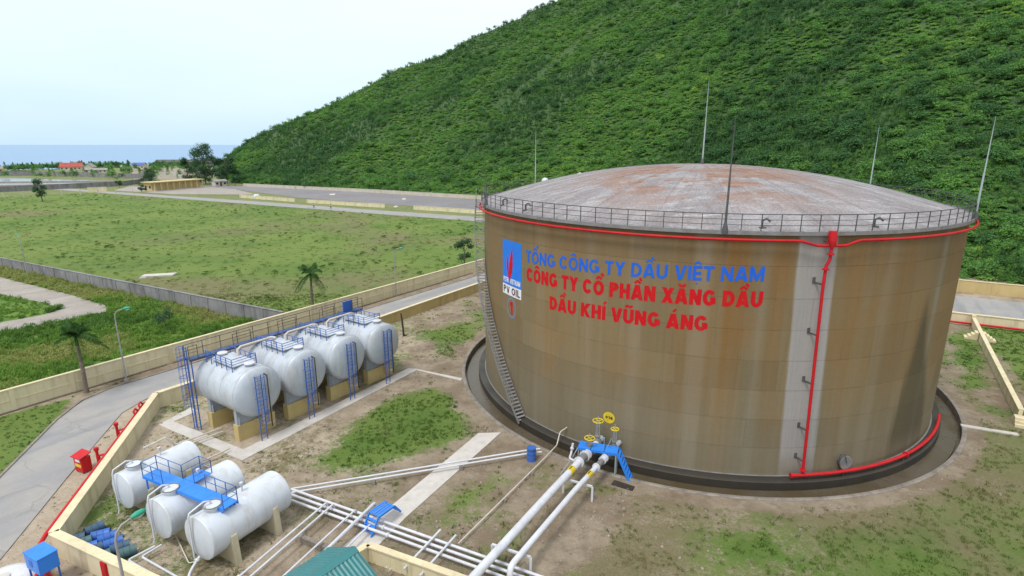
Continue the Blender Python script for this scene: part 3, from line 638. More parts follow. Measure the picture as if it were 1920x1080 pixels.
def text_faces(txt, height, total=None, t=0.22, gap=0.12, cells=44):
    """faces of a line of text: list of polygons in metres, baseline at 0, starting at x = 0"""
    adv = 0; G = []
    for ch in txt:
        w, S, M_ = glyph(ch, t); G.append((adv, w, S, M_)); adv += w + gap
    adv -= gap; kx = total / adv if total else height
    polys = []
    for x0, w, S, M_ in G:
        if not S: continue
        nx = max(int((w + .2) * cells * max(kx / height, 0.5)), 6); ny = int(1.9 * cells)
        gx = np.linspace(-.1, w + .1, nx + 1); gy = np.linspace(-.32, 1.58, ny + 1); XX, YY = np.meshgrid(gx, gy, indexing='ij')
        def dist(lines, th):
            return np.minimum.reduce([one([ln], th) for ln in lines])
        def one(lines, th):
            D = np.full(XX.shape, 9.0)
            for ln in lines:
                for (ax, ay), (bx, by) in zip(ln[:-1], ln[1:]):
                    dx, dy = bx - ax, by - ay; q = np.clip(((XX - ax) * dx + (YY - ay) * dy) / (dx * dx + dy * dy + 1e-9), 0, 1)
                    D = np.minimum(D, np.hypot(XX - ax - q * dx, YY - ay - q * dy))
                if ln[0] != ln[-1] and math.hypot(ln[0][0] - ln[-1][0], ln[0][1] - ln[-1][1]) > .02:
                    for p_, q_ in ((ln[0], ln[1]), (ln[-1], ln[-2])):   # square stroke ends
                        ux, uy = p_[0] - q_[0], p_[1] - q_[1]; l_ = math.hypot(ux, uy); e_ = ((XX - p_[0]) * ux + (YY - p_[1]) * uy) / l_
                        D = np.where((np.hypot(XX - p_[0], YY - p_[1]) < th * 1.25) & (e_ > 0), np.maximum(D, e_ + th), D)
            return D - th
        D = np.maximum(dist(S, t / 2), np.maximum(np.maximum(-XX, XX - w), np.maximum(-YY, YY - 1)))
        if M_: D = np.minimum(D, dist(M_, t * 0.30))
        for i in range(nx):
            for j in range(ny):
                c4 = [(i, j), (i + 1, j), (i + 1, j + 1), (i, j + 1)]; dv = [D[q] for q in c4]
                if min(dv) > 0: continue
                pl = []
                for k in range(4):
                    a, b_ = c4[k], c4[(k + 1) % 4]; da, db = dv[k], dv[(k + 1) % 4]
                    if da <= 0: pl.append((gx[a[0]], gy[a[1]]))
                    if (da <= 0) != (db <= 0):
                        f = da / (da - db); pl.append((gx[a[0]] + (gx[b_[0]] - gx[a[0]]) * f, gy[a[1]] + (gy[b_[1]] - gy[a[1]]) * f))
                if len(pl) > 2: polys.append([((x0 + x) * kx, y * height) for x, y in pl])
    return polys, adv * kx

# ------------------------------------------------------------------ the big storage tank
def shell_material():
    m, t = newmat('weathered_shell'); p = t.obj(); x, y, z = t.xyz(p)
    ang = t.math('MULTIPLY', t.math('ARCTAN2', y, x), 180 / math.pi)
    st = t.vec(t.math('MULTIPLY', x, 1.0), t.math('MULTIPLY', y, 1.0), t.math('MULTIPLY', z, 0.035))
    s1 = t.noise(st, 0.30, 5, 0.62); s2 = t.noise(st, 1.5, 5, 0.7); s3 = t.noise(st, 5.0, 4, 0.7)
    blot = t.noise(p, 0.33, 5, 0.6)
    col = t.mix(t.smooth(s1, 0.36, 0.64), (0.232, 0.154, 0.072), (0.200, 0.155, 0.088))
    col = t.mix(t.smooth(s2, 0.45, 0.70, 0, 0.65), col, (0.232, 0.176, 0.104))
    col = t.mix(t.smooth(s3, 0.48, 0.72, 0, 0.4), col, (0.15, 0.115, 0.075))
    # warmer near the top, greyer and greener lower down
    col = t.mix(t.smooth(t.math('ADD', z, t.math('MULTIPLY_ADD', s2, 5.0, -2.5)), 9.0, 1.0, 0, 0.72), col, t.mix(t.smooth(s2, 0.3, 0.7), (0.175, 0.156, 0.110), (0.21, 0.188, 0.138)))
    col = t.mix(t.math('MULTIPLY', t.smooth(blot, 0.52, 0.72), t.smooth(z, 2.0, 8.0, 0.15, 0.6)), col, (0.235, 0.138, 0.060))
    # rusty weeping below the rim and along single streaks
    col = t.mix(t.math('MULTIPLY', t.smooth(z, 11.0, 16.2), t.smooth(s2, 0.40, 0.66, 0.15, 0.75)), col, (0.175, 0.108, 0.058))
    def band(centre, half, soft):
        d = t.math('ABSOLUTE', t.math('SUBTRACT', ang, centre)); return t.smooth(d, half + soft, half - soft)
    # bare grey paint where the coating was stripped behind the riser
    wob = t.math('MULTIPLY_ADD', s3, 1.2, -0.6)
    pale = t.math('MULTIPLY', band(t.math('ADD', t.math('MULTIPLY_ADD', z, -0.10, -86.2), wob), 3.35, 0.35), t.smooth(z, 0.4, 2.6, 0.35, 0.97))
    col = t.mix(pale, col, t.mix(t.smooth(s2, 0.3, 0.7), (0.345, 0.325, 0.318), (0.275, 0.258, 0.250)))
    for c_, hw, amt in ((-106.4, 1.5, 0.40), (-96.2, 0.7, 0.18), (-118.0, 1.2, 0.14), (-127.5, 0.8, 0.16), (-73.0, 1.0, 0.16), (-57.0, 0.8, 0.3), (-140.0, 1.5, 0.12)):
        col = t.mix(t.math('MULTIPLY', t.math('MULTIPLY', band(t.math('ADD', wob, c_), hw, 0.8), t.smooth(s1, 0.3, 0.6, 0.5, 1.0)), amt), col, (0.33, 0.30, 0.255))
    for c_, hw, amt in ((-100.5, 1.6, 0.6), (-93.5, 1.3, 0.45), (-101.9, 0.35, 0.6), (-80.5, 1.8, 0.35), (-148.0, 1.2, 0.35), (-68.5, 2.2, 0.4)):
        col = t.mix(t.math('MULTIPLY', t.math('MULTIPLY', band(t.math('ADD', wob, c_), hw, 0.7), t.smooth(z, 1.0, 14.0, 0.15, 1.0)), amt), col, (0.225, 0.115, 0.035))
    # a wet dark stain that widens towards the foot
    zt = t.smooth(t.math('ADD', z, t.math('MULTIPLY_ADD', s3, 2.0, -1.0)), 12.5, 0.0)
    cen = t.math('MULTIPLY_ADD', zt, 2.5, -60.6)
    dd = t.math('ABSOLUTE', t.math('SUBTRACT', ang, cen)); hw = t.math('MULTIPLY_ADD', zt, 6.8, 0.45)
    edge = t.math('SUBTRACT', t.math('ADD', dd, t.math('MULTIPLY_ADD', s3, 3.2, -1.6)), hw)
    wet = t.math('MULTIPLY', t.smooth(edge, 1.3, -1.3), t.math('MULTIPLY', t.smooth(z, 12.6, 10.8), t.smooth(z, 0.4, 2.4, 0.45, 1.0)))
    col = t.mix(t.math('MULTIPLY', wet, 0.72), col, (0.075, 0.062, 0.038))
    # plate joints: rings every 2 m, uprights staggered from ring to ring, picked out by rust and dirt
    zc = t.math('DIVIDE', t.math('SUBTRACT', z, 0.30), 2.0125); ci = t.math('FLOOR', zc); zf = t.math('SUBTRACT', zc, ci)
    hl = t.smooth(t.math('MINIMUM', zf, t.math('SUBTRACT', 1.0, zf)), 0.022, 0.004)
    ua = t.math('ADD', t.math('DIVIDE', ang, 18.0), t.math('MULTIPLY', ci, 0.37)); uf = t.math('FRACT', ua)
    vl = t.smooth(t.math('MINIMUM', uf, t.math('SUBTRACT', 1.0, uf)), 0.0045, 0.001)
    jl = t.math('MULTIPLY', t.math('MAXIMUM', hl, vl), t.smooth(t.noise(p, 0.5, 4, 0.7), 0.38, 0.62, 0.05, 0.36))
    col = t.mix(jl, col, (0.11, 0.072, 0.04))
    pl = t.n('TexWhiteNoise', noise_dimensions='2D'); t.put(pl.inputs['Vector'], t.vec(t.math('FLOOR', ua), ci, 0.0))
    col = t.mix(0.11, col, t.mix(pl.outputs['Value'], (0, 0, 0), (1, 1, 1)), 'SOFT_LIGHT')
    fl = t.noise(p, 9.0, 5, 0.7); col = t.mix(0.16, col, t.mix(fl, (0, 0, 0), (1, 1, 1)), 'SOFT_LIGHT')
    t.out(col, 0.72, 0, t.math('ADD', t.noise(t.vec(ang, t.math('MULTIPLY', z, 6), 0.0), 0.35, 3), t.math('MULTIPLY', fl, 0.3)), 0.012, 0.14)
shell_material()
def roof_material():
    m, t = newmat('weathered_roof'); p = t.obj(); x, y, z = t.xyz(p)
    r_ = t.math('SQRT', t.math('ADD', t.math('MULTIPLY', x, x), t.math('MULTIPLY', y, y)))
    ang = t.math('ARCTAN2', y, x)
    conc = t.noise(t.vec(t.math('MULTIPLY', x, 0.16), y, z), 1.6, 6, 0.72)          # streaks across the laps
    rad = t.noise(t.vec(t.math('MULTIPLY', ang, 9.0), t.math('MULTIPLY', r_, 0.12), 0.0), 1.2, 5, 0.65)
    big = t.noise(p, 0.16, 4, 0.6)
    col = t.mix(t.smooth(rad, 0.36, 0.64), (0.225, 0.205, 0.212), (0.315, 0.30, 0.312))
    col = t.mix(t.smooth(conc, 0.48, 0.64, 0, 0.75), col, (0.225, 0.20, 0.205))
    col = t.mix(t.smooth(conc, 0.45, 0.33, 0, 0.6), col, (0.48, 0.475, 0.495))
    dx = t.math('ADD', x, 2.6); dy = t.math('ADD', y, 7.5)
    dr = t.math('SQRT', t.math('ADD', t.math('MULTIPLY', t.math('MULTIPLY', dx, dx), 0.8), t.math('MULTIPLY', t.math('MULTIPLY', dy, dy), 0.9)))
    rm = t.smooth(dr, 12.0, 3.0)
    rust = t.math('MULTIPLY', rm, t.smooth(t.math('ADD', t.math('MULTIPLY', big, 0.55), t.math('MULTIPLY', t.noise(t.vec(x, t.math('MULTIPLY', y, 1.4), z), 0.42, 6, 0.68), 0.6)), 0.525, 0.61))
    col = t.mix(t.math('MULTIPLY', rust, 0.92), col, t.mix(t.smooth(conc, 0.35, 0.65), (0.205, 0.098, 0.060), (0.30, 0.20, 0.155)))
    fl = t.noise(p, 7.0, 5, 0.75); col = t.mix(0.45, col, t.mix(t.smooth(fl, 0.25, 0.75), (0, 0, 0), (1, 1, 1)), 'SOFT_LIGHT')
    t.out(col, 0.7, 0, t.math('ADD', conc, t.math('MULTIPLY', fl, 0.4)), 0.03, 0.15)
roof_material()
mat('signal_red', (0.56, 0.012, 0.020), (0.47, 0.012, 0.018), 1.2, 0.5, dirt=(0.24, 0.03, 0.03), dirt_amt=0.45, spec=0.25)
mat('letter_red', (0.58, 0.008, 0.014), (0.50, 0.010, 0.016), 2.0, 0.7, dirt=(0.36, 0.06, 0.04), dirt_amt=0.35, streak=True, spec=0.15)
mat('letter_blue', (0.014, 0.115, 0.66), (0.022, 0.13, 0.58), 2.0, 0.7, dirt=(0.09, 0.15, 0.36), dirt_amt=0.4, streak=True, spec=0.15)
mat('logo_blue', (0.010, 0.19, 0.78), (0.012, 0.17, 0.70), 1.0, 0.55)
mat('logo_white', (0.78, 0.79, 0.82), (0.70, 0.71, 0.74), 1.0, 0.6)
mat('logo_maroon', (0.10, 0.010, 0.030), None, 1.0, 0.6)
mat('faded_blue', (0.13, 0.19, 0.36), (0.19, 0.20, 0.27), 1.5, 0.7)
mat('dark_steel', (0.055, 0.058, 0.066), (0.09, 0.09, 0.098), 2.0, 0.55, dirt=(0.12, 0.07, 0.04), dirt_amt=0.4)
mat('grey_steel', (0.235, 0.235, 0.24), (0.17, 0.17, 0.175), 1.5, 0.55, dirt=(0.15, 0.10, 0.07), dirt_amt=0.4)
mat('galvanised', (0.40, 0.46, 0.47), (0.34, 0.39, 0.40), 2.0, 0.45, metal=0.3)
mat('white_paint', (0.64, 0.655, 0.70), (0.56, 0.57, 0.62), 1.0, 0.42, dirt=(0.36, 0.33, 0.31), dirt_amt=0.35)
mat('valve_yellow', (0.74, 0.56, 0.02), (0.62, 0.46, 0.025), 3.0, 0.5, dirt=(0.25, 0.17, 0.04), dirt_amt=0.4)
mat('ladder_blue', (0.030, 0.13, 0.50), (0.040, 0.11, 0.38), 1.5, 0.5, dirt=(0.08, 0.10, 0.2), dirt_amt=0.35)
mat('deck_blue', (0.020, 0.235, 0.80), (0.028, 0.20, 0.70), 1.2, 0.45, dirt=(0.06, 0.15, 0.36), dirt_amt=0.35)
mat('rust_black', (0.03, 0.026, 0.024), (0.055, 0.042, 0.035), 3.0, 0.8)

D2R = math.pi / 180
def pol(a, r, z): return (r * math.cos(a * D2R), r * math.sin(a * D2R), z)

tank = thing('storage_tank', 'huge rust brown cylindrical oil tank with domed grey roof and blue and red lettering', 'storage tank', (TC[0], TC[1], 0))
NC = 8; Z0 = 0.30
for k in range(NC):                                         # eight rings of plate, each a hair inside the one below
    za, zb = Z0 + (TOP - Z0) * k / NC, Z0 + (TOP - Z0) * (k + 1) / NC; r = TR - 0.003 * k
    b = B(); b.lathe([(r - 0.03, za), (r, za), (r, zb - 0.01), (r - 0.03, zb - 0.001)], 288); b.build('shell_course', 'weathered_shell', tank, True)
    b = B(); 
# vertical weld seams of the plates are slim ridges on each course
b = B(); b.lathe([(TR - 0.02, Z0 - 0.02), (TR + 0.10, Z0 - 0.02), (TR + 0.10, Z0 + 0.02), (TR - 0.02, Z0 + 0.02)], 144); b.build('base_plate', 'grey_steel', tank, True)
RS = (20 ** 2 + 3.3 ** 2) / (2 * 3.3); prof = []
for i in range(25):
    r = 19.96 * (1 - i / 24); prof.append((max(r, 0.001), 16.42 + math.sqrt(RS ** 2 - r ** 2) - (RS - 3.3)))
b = B(); b.lathe(prof, 144); roof = b.build('roof', 'weathered_roof', tank, True)
for i in range(24):                                         # lap seams running up the dome
    a = i * 15 + 4; b = B()
    pts = [pol(a, 19.9 * (1 - j / 14), 16.428 + math.sqrt(RS ** 2 - (19.9 * (1 - j / 14)) ** 2) - (RS - 3.3)) for j in range(13)]
    b.tube(pts, 0.014, 5); b.build('lap_seam', 'weathered_roof', roof, True)
# rim: kerb angle, walkway lip, railing
b = B(); b.lathe([(19.9, 16.40), (20.26, 16.40), (20.26, 16.30), (20.29, 16.30), (20.29, 16.53), (20.24, 16.53), (20.24, 16.44), (19.9, 16.45)], 144); b.build('rim_angle', 'grey_steel', tank, True)
b = B()
for zz, rr in ((17.52, 0.028), (17.20, 0.018), (16.88, 0.018)): b.tube([pol(a * 2.5, 20.22, zz) for a in range(144)], rr, 6, closed=True)
rail = b.build('railing', 'dark_steel', tank, True)
b = B(); b.bar((20.22, 0, 16.44), (20.22, 0, 17.53), 0.045); post0 = b.build('post', 'dark_steel', rail, True)
for k in range(1, 114): piece(post0, 'post', rail, rz=2 * math.pi * k / 114)
# fire-water ring with its dip at the riser
pts = []
for k in range(288):
    a = -180 + k * 1.25; d = 0.0
    if -91.5 < a < -81.5: d = -0.30 * min(1, (a + 91.5) / 3.0, (-81.5 - a) / 2.4)
    pts.append(pol(a, 20.42, 16.02 + d))
b = B(); b.tube(pts, 0.085, 8, closed=True)
for k in range(36): b.bar(pol(k * 10 + 3, 19.95, 15.94), pol(k * 10 + 3, 20.45, 15.93), 0.05)
b.build('fire_water_ring', 'signal_red', tank, True)
b = B(); q = lambda z, a=-86.4, r=20.48: pol(a, r, z)
b.tube([q(15.75), q(14.9), q(14.5, -86.9), q(13, -86.9), q(0.62, -85.75)], 0.092, 10)
for z, a in ((15.2, -86.4), (14.3, -86.9), (0.95, -85.8)): b.cyl(q(z, a), q(z + 0.07, a), 0.20, 12)
riser = b.build('riser_pipe', 'signal_red', tank, True)
b = B(); c4 = [(-0.34, 15.66, .30), (-0.42, 16.0, .34), (0.30, 16.52, .30)]
b.tube([q(15.62, -86.4, 20.5), q(15.95, -86.4, 20.5), q(16.05, -86.4, 20.46), q(16.6, -86.4, 20.42)], [0.12, 0.22, 0.25, 0.23], 12); b.build('foam_chamber', 'signal_red', riser, True)
for z in (13.4, 10.2, 7.0, 3.8, 1.6):
    b = B(); a = -86.9 + 1.15 * (13 - z) / 12.4; b.bar(pol(a - .5, 19.98, z), pol(a - .1, 20.46, z), 0.09); b.bar(pol(a - .9, 20.02, z), pol(a - .9, 20.02, z + .35), 0.16, 0.05); b.build('bracket', 'dark_steel', riser, True)
pts = [pol(-88.0 + i * 2.0, 20.50, 0.62) for i in range(27)]
b = B(); b.tube(pts, 0.112, 10); b.cyl(pol(-88.05, 20.5, .62), pol(-87.85, 20.5, .62), 0.18, 12); b.cyl(pol(-61.1, 20.5, .62), pol(-60.9, 20.5, .62), 0.2, 12); b.build('foot_pipe', 'signal_red', tank, True)
for a in (-84.5, -77.5, -70, -62, -54, -47):
    b = B(); b.bar(pol(a, 20.5, -0.28), pol(a, 20.5, 0.50), 0.08); b.build('pipe_stand', 'rust_black', tank, True)
# shell manhole with its davit
b = B(); ax = Vector(pol(-76.9, 1, 0)); c0 = Vector(pol(-76.9, TR, 1.15))
b.cyl(c0 - ax * .05, c0 + ax * 0.32, 0.36, 20); mh = b.build('manhole', 'dark_steel', tank, True)
b = B(); b.cyl(c0 + ax * .32, c0 + ax * 0.40, 0.47, 20); b.build('cover', 'grey_steel', mh, True)
b = B(); tn = Vector((-ax[1], ax[0], 0)); b.tube([c0 + ax * .3 - tn * .5, c0 + ax * .3 - tn * .5 + Vector((0, 0, .6)), c0 + ax * .45 - tn * .25 + Vector((0, 0, .72)), c0 + ax * .45], 0.03, 6); b.build('davit', 'dark_steel', mh, True)
# lightning rods round the rim and on the crown
for a, r, z, L, m in ((-43.6, 20.25, 16.5, 6.8, 'galvanised'), (-103.6, 20.25, 16.5, 6.9, 'dark_steel'), (-165.5, 20.25, 16.5, 4.0, 'dark_steel'), (16.4, 20.25, 16.5, 6.8, 'galvanised'), (136.4, 20.25, 16.5, 6.6, 'galvanised'), (60, 0.4, 19.7, 7.4, 'galvanised')):
    b = B(); p0 = Vector(pol(a, r, z)); b.tube([p0, p0 + Vector((0, 0, L * .45)), p0 + Vector((0, 0, L * .46)), p0 + Vector((0, 0, L * .8)), p0 + Vector((0, 0, L))], [0.075, 0.06, 0.045, 0.03, 0.012], 7)
    rd = b.build('lightning_rod', m, tank, True)
    b = B(); b.tube([p0 - Vector((0, 0, .1)), p0 + Vector((0, 0, .14)), p0 + Vector((0, 0, .5))], [0.20, 0.18, 0.08], 8); b.build('rod_foot', 'dark_steel', rd, True)
# roof fittings
def vent(a, r, s, m):
    p0 = Vector(pol(a, r, 16.42 + math.sqrt(RS ** 2 - r ** 2) - (RS - 3.3))); b = B()
    b.tube([p0, p0 + Vector((0, 0, .45 * s))], 0.16 * s, 10); v = b.build('roof_vent', 'grey_steel', tank, True)
    b = B(); b.tube([p0 + Vector((0, 0, .38 * s)), p0 + Vector((0, 0, .5 * s)), p0 + Vector((0, 0, .72 * s)), p0 + Vector((0, 0, .8 * s))], [0.36 * s, .38 * s, .26 * s, .04], 12); b.build('hood', m, v, True)
vent(122, 17.6, 1.3, 'white_paint'); vent(119.5, 17.6, 1.3, 'white_paint'); vent(137, 18.6, 1.1, 'white_paint')
for a in (-160, -148, -97, -76):
    b = B(); p0 = Vector(pol(a, 19.3, 16.6)); b.tube([p0, p0 + Vector((0, 0, .45)), p0 + Vector((.2, -.1, .58)), p0 + Vector((.4, -.2, .4))], 0.07, 8); b.box(p0 + Vector((0, 0, .03)), (.4, .4, .06)); b.build('gauge_nozzle', 'dark_steel', tank, True)
# spiral stair on the left flank
stb = B(); A0, SPAN, NT_ = -143.8, 41.0, 74; RI, RO = TR + 0.12, TR + 0.88
def stz(f): return 0.05 + f * (TOP - 0.05)
def sta(f): return A0 - SPAN * f
for rr in (RI, RO):
    for i in range(60): 
        f0, f1 = i / 60, (i + 1) / 60; stb.bar(pol(sta(f0), rr, stz(f0) - .06), pol(sta(f1), rr, stz(f1) - .06), 0.03, 0.22)
stb.tube([pol(sta(i / 60), RO, stz(i / 60) + 1.0) for i in range(3, 61)], 0.026, 6); stb.tube([pol(sta(i / 60), RO, stz(i / 60) + .52) for i in range(3, 61)], 0.018, 5)
for i in range(3, 61, 2): f = i / 60; stb.bar(pol(sta(f), RO, stz(f) - .1), pol(sta(f), RO, stz(f) + 1.0), 0.035)
for i in range(4, 60, 6): f = i / 60; stb.bar(pol(sta(f), TR - .02, stz(f) - .75), pol(sta(f), RO, stz(f) - .12), 0.05)
stair = stb.build('spiral_stair', 'grey_steel', tank, True)
mat('tread_steel', (0.30, 0.29, 0.29), (0.21, 0.20, 0.20), 2.0, 0.6, dirt=(0.16, 0.11, 0.08), dirt_amt=0.5)
b = B(); b.box((TR + 0.5, 0, 0), (0.74, 0.26, 0.035)); tr0 = b.build('tread', 'tread_steel', stair, True); tr0.location = (0, 0, stz(.01)); tr0.rotation_euler = (0, 0, sta(.01) * D2R)
for k in range(1, NT_):
    f = (k + .5) / NT_; piece(tr0, 'tread', stair, (0, 0, stz(f)), sta(f) * D2R)
# lettering on the shell
def shell_text(name, txt, a0, a1, z0, z1, height, t, m, parent=tank, dr=-0.005, gap=0.13):
    L = (a1 - a0) * D2R * TR; polys, _ = text_faces(txt, height, L, t, gap); b = B()
    for pl in polys:
        n = len(pl); b.add([pol(a0 + x / TR / D2R, TR + dr, z0 + (z1 - z0) * x / L + y) for x, y in pl], [tuple(range(n))])
    return b.build(name, m, parent, True)
def shell_poly(name, pts, m, parent, dr, nx=12):
    """polygon grid-free patch on the shell: pts in (angle, z), fan from the middle"""
    b = B(); n = len(pts); c = (sum(q[0] for q in pts) / n, sum(q[1] for q in pts) / n)
    b.add([pol(c[0], TR + dr, c[1])] + [pol(a, TR + dr, z) for a, z in pts], [(0, i + 1, (i + 1) % n + 1) for i in range(n)]); return b.build(name, m, parent, True)
def shell_rect(name, a0, a1, z0, z1, m, parent, dr, nx=10):
    b = B(); V = []
    for i in range(nx + 1):
        a = a0 + (a1 - a0) * i / nx; V += [pol(a, TR + dr, z0), pol(a, TR + dr, z1)]
    b.add(V, [(2 * i, 2 * i + 2, 2 * i + 3, 2 * i + 1) for i in range(nx)]); return b.build(name, m, parent, True)
shell_text('lettering', 'TỔNG CÔNG TY DẦU VIỆT NAM', -144.9, -96.3, 12.90, 13.45, 0.93, 0.19, 'letter_blue', gap=.085)['label'] = 'blue Vietnamese company lettering'
shell_text('lettering', 'CÔNG TY CỔ PHẦN XĂNG DẦU', -144.6, -96.1, 11.50, 11.82, 1.02, 0.25, 'letter_red', gap=.075)['label'] = 'upper line of red Vietnamese lettering'
shell_text('lettering', 'DẦU KHÍ VŨNG ÁNG', -137.2, -104.9, 9.84, 10.10, 1.0, 0.25, 'letter_red', gap=.075)['label'] = 'lower line of red Vietnamese lettering'
logo = shell_rect('company_logo', -155.1, -146.6, 10.62, 14.2, 'logo_blue', tank, -0.006)
wp = shell_rect('name_plate', -155.1, -146.6, 9.78, 10.60, 'logo_white', tank, -0.005)
shell_text('lettering', 'PV OIL', -154.6, -147.1, 9.90, 9.90, 0.58, 0.20, 'logo_maroon', wp, 0.001)
shell_text('lettering', 'PETROVIETNAM', -154.7, -147.0, 10.78, 10.78, 0.42, 0.20, 'logo_white', logo, 0.0, 0.10)
fl = [(-151.8, 11.05), (-152.6, 11.5), (-153.0, 12.1), (-152.9, 12.75), (-152.45, 13.05), (-152.3, 12.5), (-152.1, 11.8)]
shell_poly('flame', fl, 'letter_red', logo, 0.002)
fl = [(-151.7, 11.05), (-151.9, 11.7), (-151.75, 12.4), (-151.1, 13.1), (-150.55, 13.75), (-150.2, 13.0), (-150.15, 12.3), (-150.5, 11.7), (-151.1, 11.3)]
shell_poly('flame', fl, 'letter_red', logo, 0.005)
shell_poly('flame_tip', [(-152.1, 11.2), (-151.2, 11.2), (-151.7, 10.72)], 'letter_red', logo, 0.008)
nb = B(); V = []
for i in range(40):
    a = 2 * math.pi * i / 40
    V += [pol(-150.8 + 2.1 * math.cos(a), TR - .004, 8.8 + .86 * math.sin(a)), pol(-150.8 + 1.62 * math.cos(a), TR - .004, 8.8 + .68 * math.sin(a))]
nb.add(V, [(2 * i, 2 * ((i + 1) % 40), 2 * ((i + 1) % 40) + 1, 2 * i + 1) for i in range(40)]); ring = nb.build('number_ring', 'faded_blue', tank, True)
shell_text('lettering', '1', -151.5, -150.2, 8.28, 8.28, 1.05, 0.24, 'letter_red', ring, 0.0)
V = [pol(-122 + 1.25 * math.cos(k * math.pi / 12), TR + .02, 2.92 + .43 * math.sin(k * math.pi / 12)) for k in range(24)]
b = B(); b.add(V, [tuple(range(24))]); b.add([tuple(np.array(v) * np.array([.9985, .9985, 1])) for v in V], [tuple(range(24))]); disc = b.build('round_plate', 'valve_yellow', tank, True)
shell_text('lettering', '018', -122.75, -121.2, 2.83, 2.83, 0.2, 0.24, 'rust_black', disc, 0.03)

# tank pit: ring wall, wet apron, gutter, kerb
pit = thing('tank_foundation', None, None, (TC[0], TC[1], -0.3)); struct(pit); pit['label'] = 'ring wall, wet apron and kerb around the big tank'
b = B(); b.lathe([(19.9, 0.26), (20.55, 0.26), (20.70, 0.18), (20.70, -0.6)], 144, (0, 0, .3)); b.build('ring_wall', 'stained_concrete', pit, True)
b = B(); b.lathe([(20.6, -0.38), (21.80, -0.42), (21.82, -0.60), (22.06, -0.60), (22.06, -0.2)], 144, (0, 0, .3)); b.build('apron', 'wet_concrete', pit, True)
b = B(); b.lathe([(22.04, -0.7), (22.04, 0.05), (22.08, 0.075), (22.30, 0.075), (22.34, 0.04), (22.38, -0.3)], 144, (0, 0, .3)); b.build('kerb', 'kerb_concrete', pit, True)

# ------------------------------------------------------------------ walls
def wall(name, label, path, h, th, mpanel, mcap, bay=4.0, pil=0.10, cap=0.06, ledge=False, gutter=False, plinth=0.0):
    """a built wall: panels bay by bay, pilasters between them, a coping over each bay"""
    w = thing(name, label, 'wall', (path[0][0], path[0][1], 0))
    for (x0, y0), (x1, y1) in zip(path[:-1], path[1:]):
        L = math.hypot(x1 - x0, y1 - y0); k = max(1, round(L / bay)); a = math.atan2(y1 - y0, x1 - x0); dx, dy = math.cos(a), math.sin(a); step = L / k
        pb = cb = qb = lb = None
        for i in range(k):
            c = (x0 + dx * step * (i + .5), y0 + dy * step * (i + .5))
            lp = (c[0] - path[0][0], c[1] - path[0][1], 0)
            if pb is None:
                b = B(); b.box((0, 0, (h - .3) / 2), (step - 0.02, th, h + .3)); pb = b.build('panel', mpanel, w, True); o = pb
                b = B(); b.box((0, 0, h + cap / 2 + .002), (step + (0.004 if i else 0), th + 0.12, cap)); cb = b.build('coping', mcap, w, True); c2 = cb
                for q in (o, c2): q.location = lp; q.rotation_euler = (0, 0, a)
                if pil:
                    b = B(); b.box((0, 0, (h - .3) / 2 - .003), (0.34, th + pil * 2, h + .3 - .004)); qb = b.build('pilaster', mpanel, w, True); qb.location = (x0 - path[0][0], y0 - path[0][1], 0); qb.rotation_euler = (0, 0, a)
                if ledge:
                    b = B(); b.box((0, 0, h * .48), (step - .36, th + .09, 0.07)); lb = b.build('ledge', mcap, w, True); lb.location = lp; lb.rotation_euler = (0, 0, a)
            else:
                piece(pb, 'panel', w, lp, a); piece(cb, 'coping', w, lp, a)
                if qb: piece(qb, 'pilaster', w, (x0 + dx * step * i - path[0][0], y0 + dy * step * i - path[0][1], 0), a)
                if lb: piece(lb, 'ledge', w, lp, a)
        if gutter:
            b = B(); nx, ny = dy, -dx; b.bar((x0 + nx * .45, y0 + ny * .45, -.03), (x1 + nx * .45, y1 + ny * .45, -.03), 0.34, 0.10); b.build('gutter', 'dark_gutter', w)
    return w
wall('boundary_wall', 'long cream boundary wall with pilasters between the pasture and perimeter road', OUTER[:3], 1.75, 0.22, 'cream_wall', 'cream_cap', 4.2, 0.07, 0.10, True, True)
wall('boundary_wall', 'ochre boundary wall at the foot of the wooded hill behind the tank', [OUTER[2], OUTER[3], (125, 49.5)], 1.75, 0.22, 'ochre_wall', 'cream_cap', 4.2, 0.05, 0.07)
wall('dyke_wall', 'thick cream dyke wall beside the red pipe and horizontal tanks', [(-10.0, 19.35), DYKE[0], DYKE[1], DYKE[2]], 1.24, 0.36, 'cream_wall', 'cream_cap', 60, 0, 0.10)
wall('dyke_wall', 'ochre dyke wall between perimeter road and the four raised tanks', [DYKE[2], (-5.55, 80.9), DYKE[3]], 1.24, 0.30, 'ochre_wall', 'cream_cap', 60, 0, 0.10)
wall('dyke_wall', 'cream dyke wall with red pipe at its foot behind the big tank', [DYKE[3], DYKE[4], DYKE[5]], 1.24, 0.30, 'cream_wall', 'cream_cap', 60, 0, 0.10)
wall('block_wall', 'weathered grey block wall between the pasture and wild grass', [(-130, 118.5), (-100, 102.7), (-27.6, 64.7)], 1.9, 0.2, 'grey_block_wall', 'grey_block_wall', 3.6, 0.06, 0.06)
cw = wall('cross_wall', 'narrow cream cross wall running from the dyke towards the tank kerb', [(40.6, 40.9), (56.2, 65.2)], 0.95, 0.26, 'cream_wall', 'cream_cap', 5.0, 0.0, 0.07)
b = B(); a = math.atan2(24.3, 15.6)
for i, (w_, h_) in enumerate(((1.5, .22), (1.1, .44), (0.7, .66))): b.box((40.2 - i * .0, 40.3, h_ - .12), (w_, .9, .22), a)
b.build('stepped_foot', 'cream_cap', cw)
